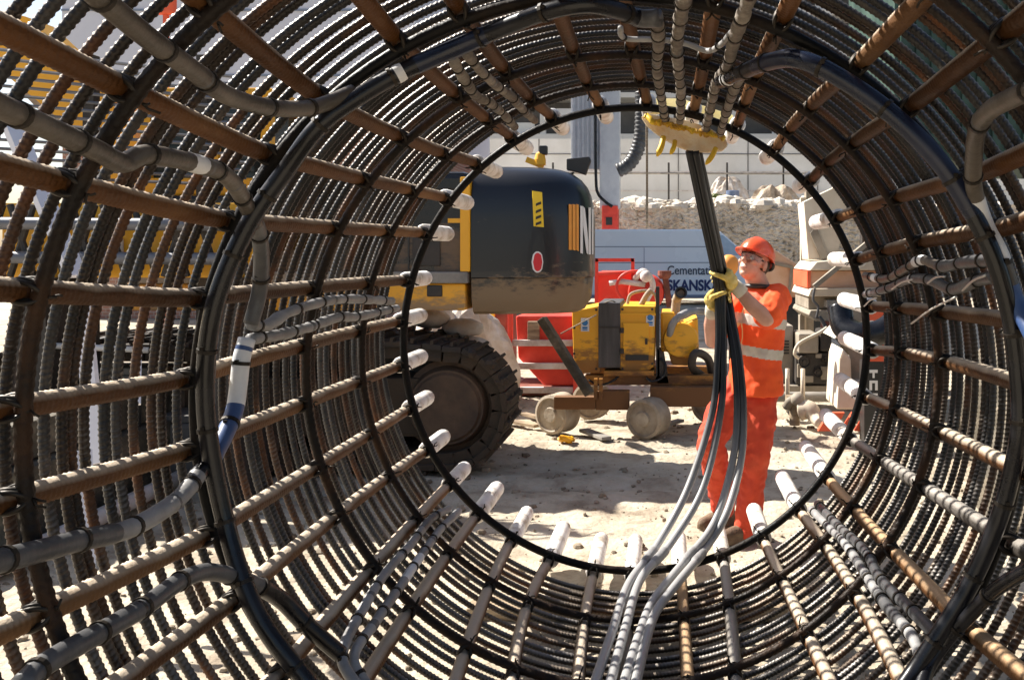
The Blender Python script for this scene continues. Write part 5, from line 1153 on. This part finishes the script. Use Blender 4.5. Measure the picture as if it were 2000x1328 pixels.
b.build('foam', MT['foam'], pl_)
for (x0, y0, x1, y1, w) in ((1296,268,1283,306,.030),(1318,276,1309,302,.026),(1398,290,1378,322,.028),(1262,226,1276,244,.030)):
    p, q = P(x0,y0,DP-.02), P(x1,y1,DP-.05); b = MB(); c_ = catmull([p, (p+q)/2+np.array([.006,-.01,0]), q], 6); b.tube(c_, np.r_[np.linspace(w*.45, w*.5, len(c_)-3), [w*.42, w*.3, w*.12]], 10); b.build('strap', MT['tail'], pl_, smooth=True)
v = []; n = 15
for k in range(n):
    x = 1262+k*(1432-1262)/(n-1); yb = 224+max(0, (x-1330))*.32; yt = yb-30
    v.append(P(x, yb, DP+.10)); v.append(P(x, yt, DP+.30))
v = np.array(v); b = MB(); b.add(np.concatenate([v, v+np.array([0, .004, .004])]), [[2*k, 2*k+1, 2*k+3, 2*k+2] for k in range(n-1)]+[[2*n+2*k, 2*n+2*k+2, 2*n+2*k+3, 2*n+2*k+1] for k in range(n-1)])
b.build('sheet', MT['plate_top'], pl_, smooth=True, recalc=False)
# ------------------------------------------------------------------ ground
def ghash(x, y):
    return (np.sin(x*1.7+y*.6)+np.sin(y*2.3-x*.8+1.)+.6*np.sin(x*4.1+2.)*np.sin(y*3.7)+.35*np.sin(x*9.3-y*7.1)+.3*np.sin(x*7.7+y*11.3))
def gh(x, y):
    z = GZ+.010*ghash(x, y)-.012
    for y0, a, ph in ((6.75, .25, .3), (7.9, .2, 1.4), (9.4, .3, 2.2), (10.0, .3, 2.0)):
        d = (y-y0-a*np.sin(x*.35+ph))/.13
        z = z-.026*np.exp(-d*d)+.016*np.exp(-(np.abs(d)-1.7)**2*2)
    return z
gx = np.r_[np.linspace(-150, -14, 14), np.arange(-13.5, 13.6, .075), np.linspace(14, 150, 14)]
gy = np.r_[np.linspace(-120, -3, 9), np.r_[np.arange(-2.5, 11, .06), np.arange(11, 22, .1)], np.linspace(22.5, 190, 24)]
Xg, Yg = np.meshgrid(gx, gy); Zg = gh(Xg, Yg)+rng.normal(0, .006, Xg.shape)*((np.abs(Xg) < 14) & (Yg < 22) & (Yg > -3))
nx = len(gx); ny = len(gy)
idx = np.arange(nx*ny).reshape(ny, nx)
fc = np.stack([idx[:-1, :-1], idx[:-1, 1:], idx[1:, 1:], idx[1:, :-1]], -1).reshape(-1, 4)
MT['ground'] = mat('dry_sandy_ground', [(.25,.195,.135),(.43,.365,.27),(.51,.45,.355)], .95, 0, 3.2, detail=12, bump=.9, bscale=22)
b = MB(); b.add(np.c_[Xg.ravel(), Yg.ravel(), Zg.ravel()], fc.tolist())
g = b.build('ground', MT['ground'], None, origin=(0, 0, 0), smooth=True, recalc=False); g['kind'] = 'structure'
# stones and clods
MT['stone'] = mat('stones', [(.12,.09,.06),(.27,.215,.15),(.38,.32,.24)], .9, 0, 3., bump=.3)
b = MB()
for _ in range(7500):
    y = rng.uniform(.8, 11.5); x = rng.uniform(-.55*y-2.2, .42*y+1.2)
    r = .004+.020*rng.random()**6
    if y > 5 and rng.random() < .3: r *= 1.5
    b.ball((x, y, float(gh(x, y))+r*.25), (r*rng.uniform(.8, 1.5), r*rng.uniform(.8, 1.4), r*.75), 6, jit=.16)
o = b.build('gravel', MT['stone'], None, origin=(0, 0, 0)); o['kind'] = 'stuff'

# ------------------------------------------------------------------ world, sun, camera
SUN = Vector((-.93, .42, 1.0)).normalized()
el = math.asin(SUN.z); az = math.atan2(SUN.x, SUN.y)
w = bpy.data.worlds.new('World'); scene.world = w; w.use_nodes = True
nt = w.node_tree; bg = nt.nodes['Background']
sk = nt.nodes.new('ShaderNodeTexSky'); sk.sky_type = 'NISHITA'; sk.sun_disc = False
sk.sun_elevation = el; sk.sun_rotation = az; sk.dust_density = 2.
nt.links.new(sk.outputs[0], bg.inputs[0]); bg.inputs[1].default_value = 0.07
sl = bpy.data.lights.new('sun', 'SUN'); sl.energy = 5.0; sl.angle = math.radians(.53); sl.color = (1., .95, .87)
so = bpy.data.objects.new('sun', sl); COL.objects.link(so); so.rotation_euler = (-SUN).to_track_quat('-Z', 'Y').to_euler(); so.location = (-10, 8, 15)
cd = bpy.data.cameras.new('camera'); co = bpy.data.objects.new('camera', cd); COL.objects.link(co)
co.location = (0, 0, 0); co.rotation_euler = (math.radians(90), 0, 0)
cd.sensor_width = 36; cd.sensor_fit = 'HORIZONTAL'; cd.lens = F/2000*36
cd.shift_x = (1000-VX)/2000; cd.shift_y = -(664-VY)/2000
cd.clip_start = .05; cd.clip_end = 1000
scene.camera = co
scene.view_settings.view_transform = 'Standard'; scene.view_settings.look = 'None'
scene.view_settings.exposure = 1.2; scene.view_settings.gamma = 1
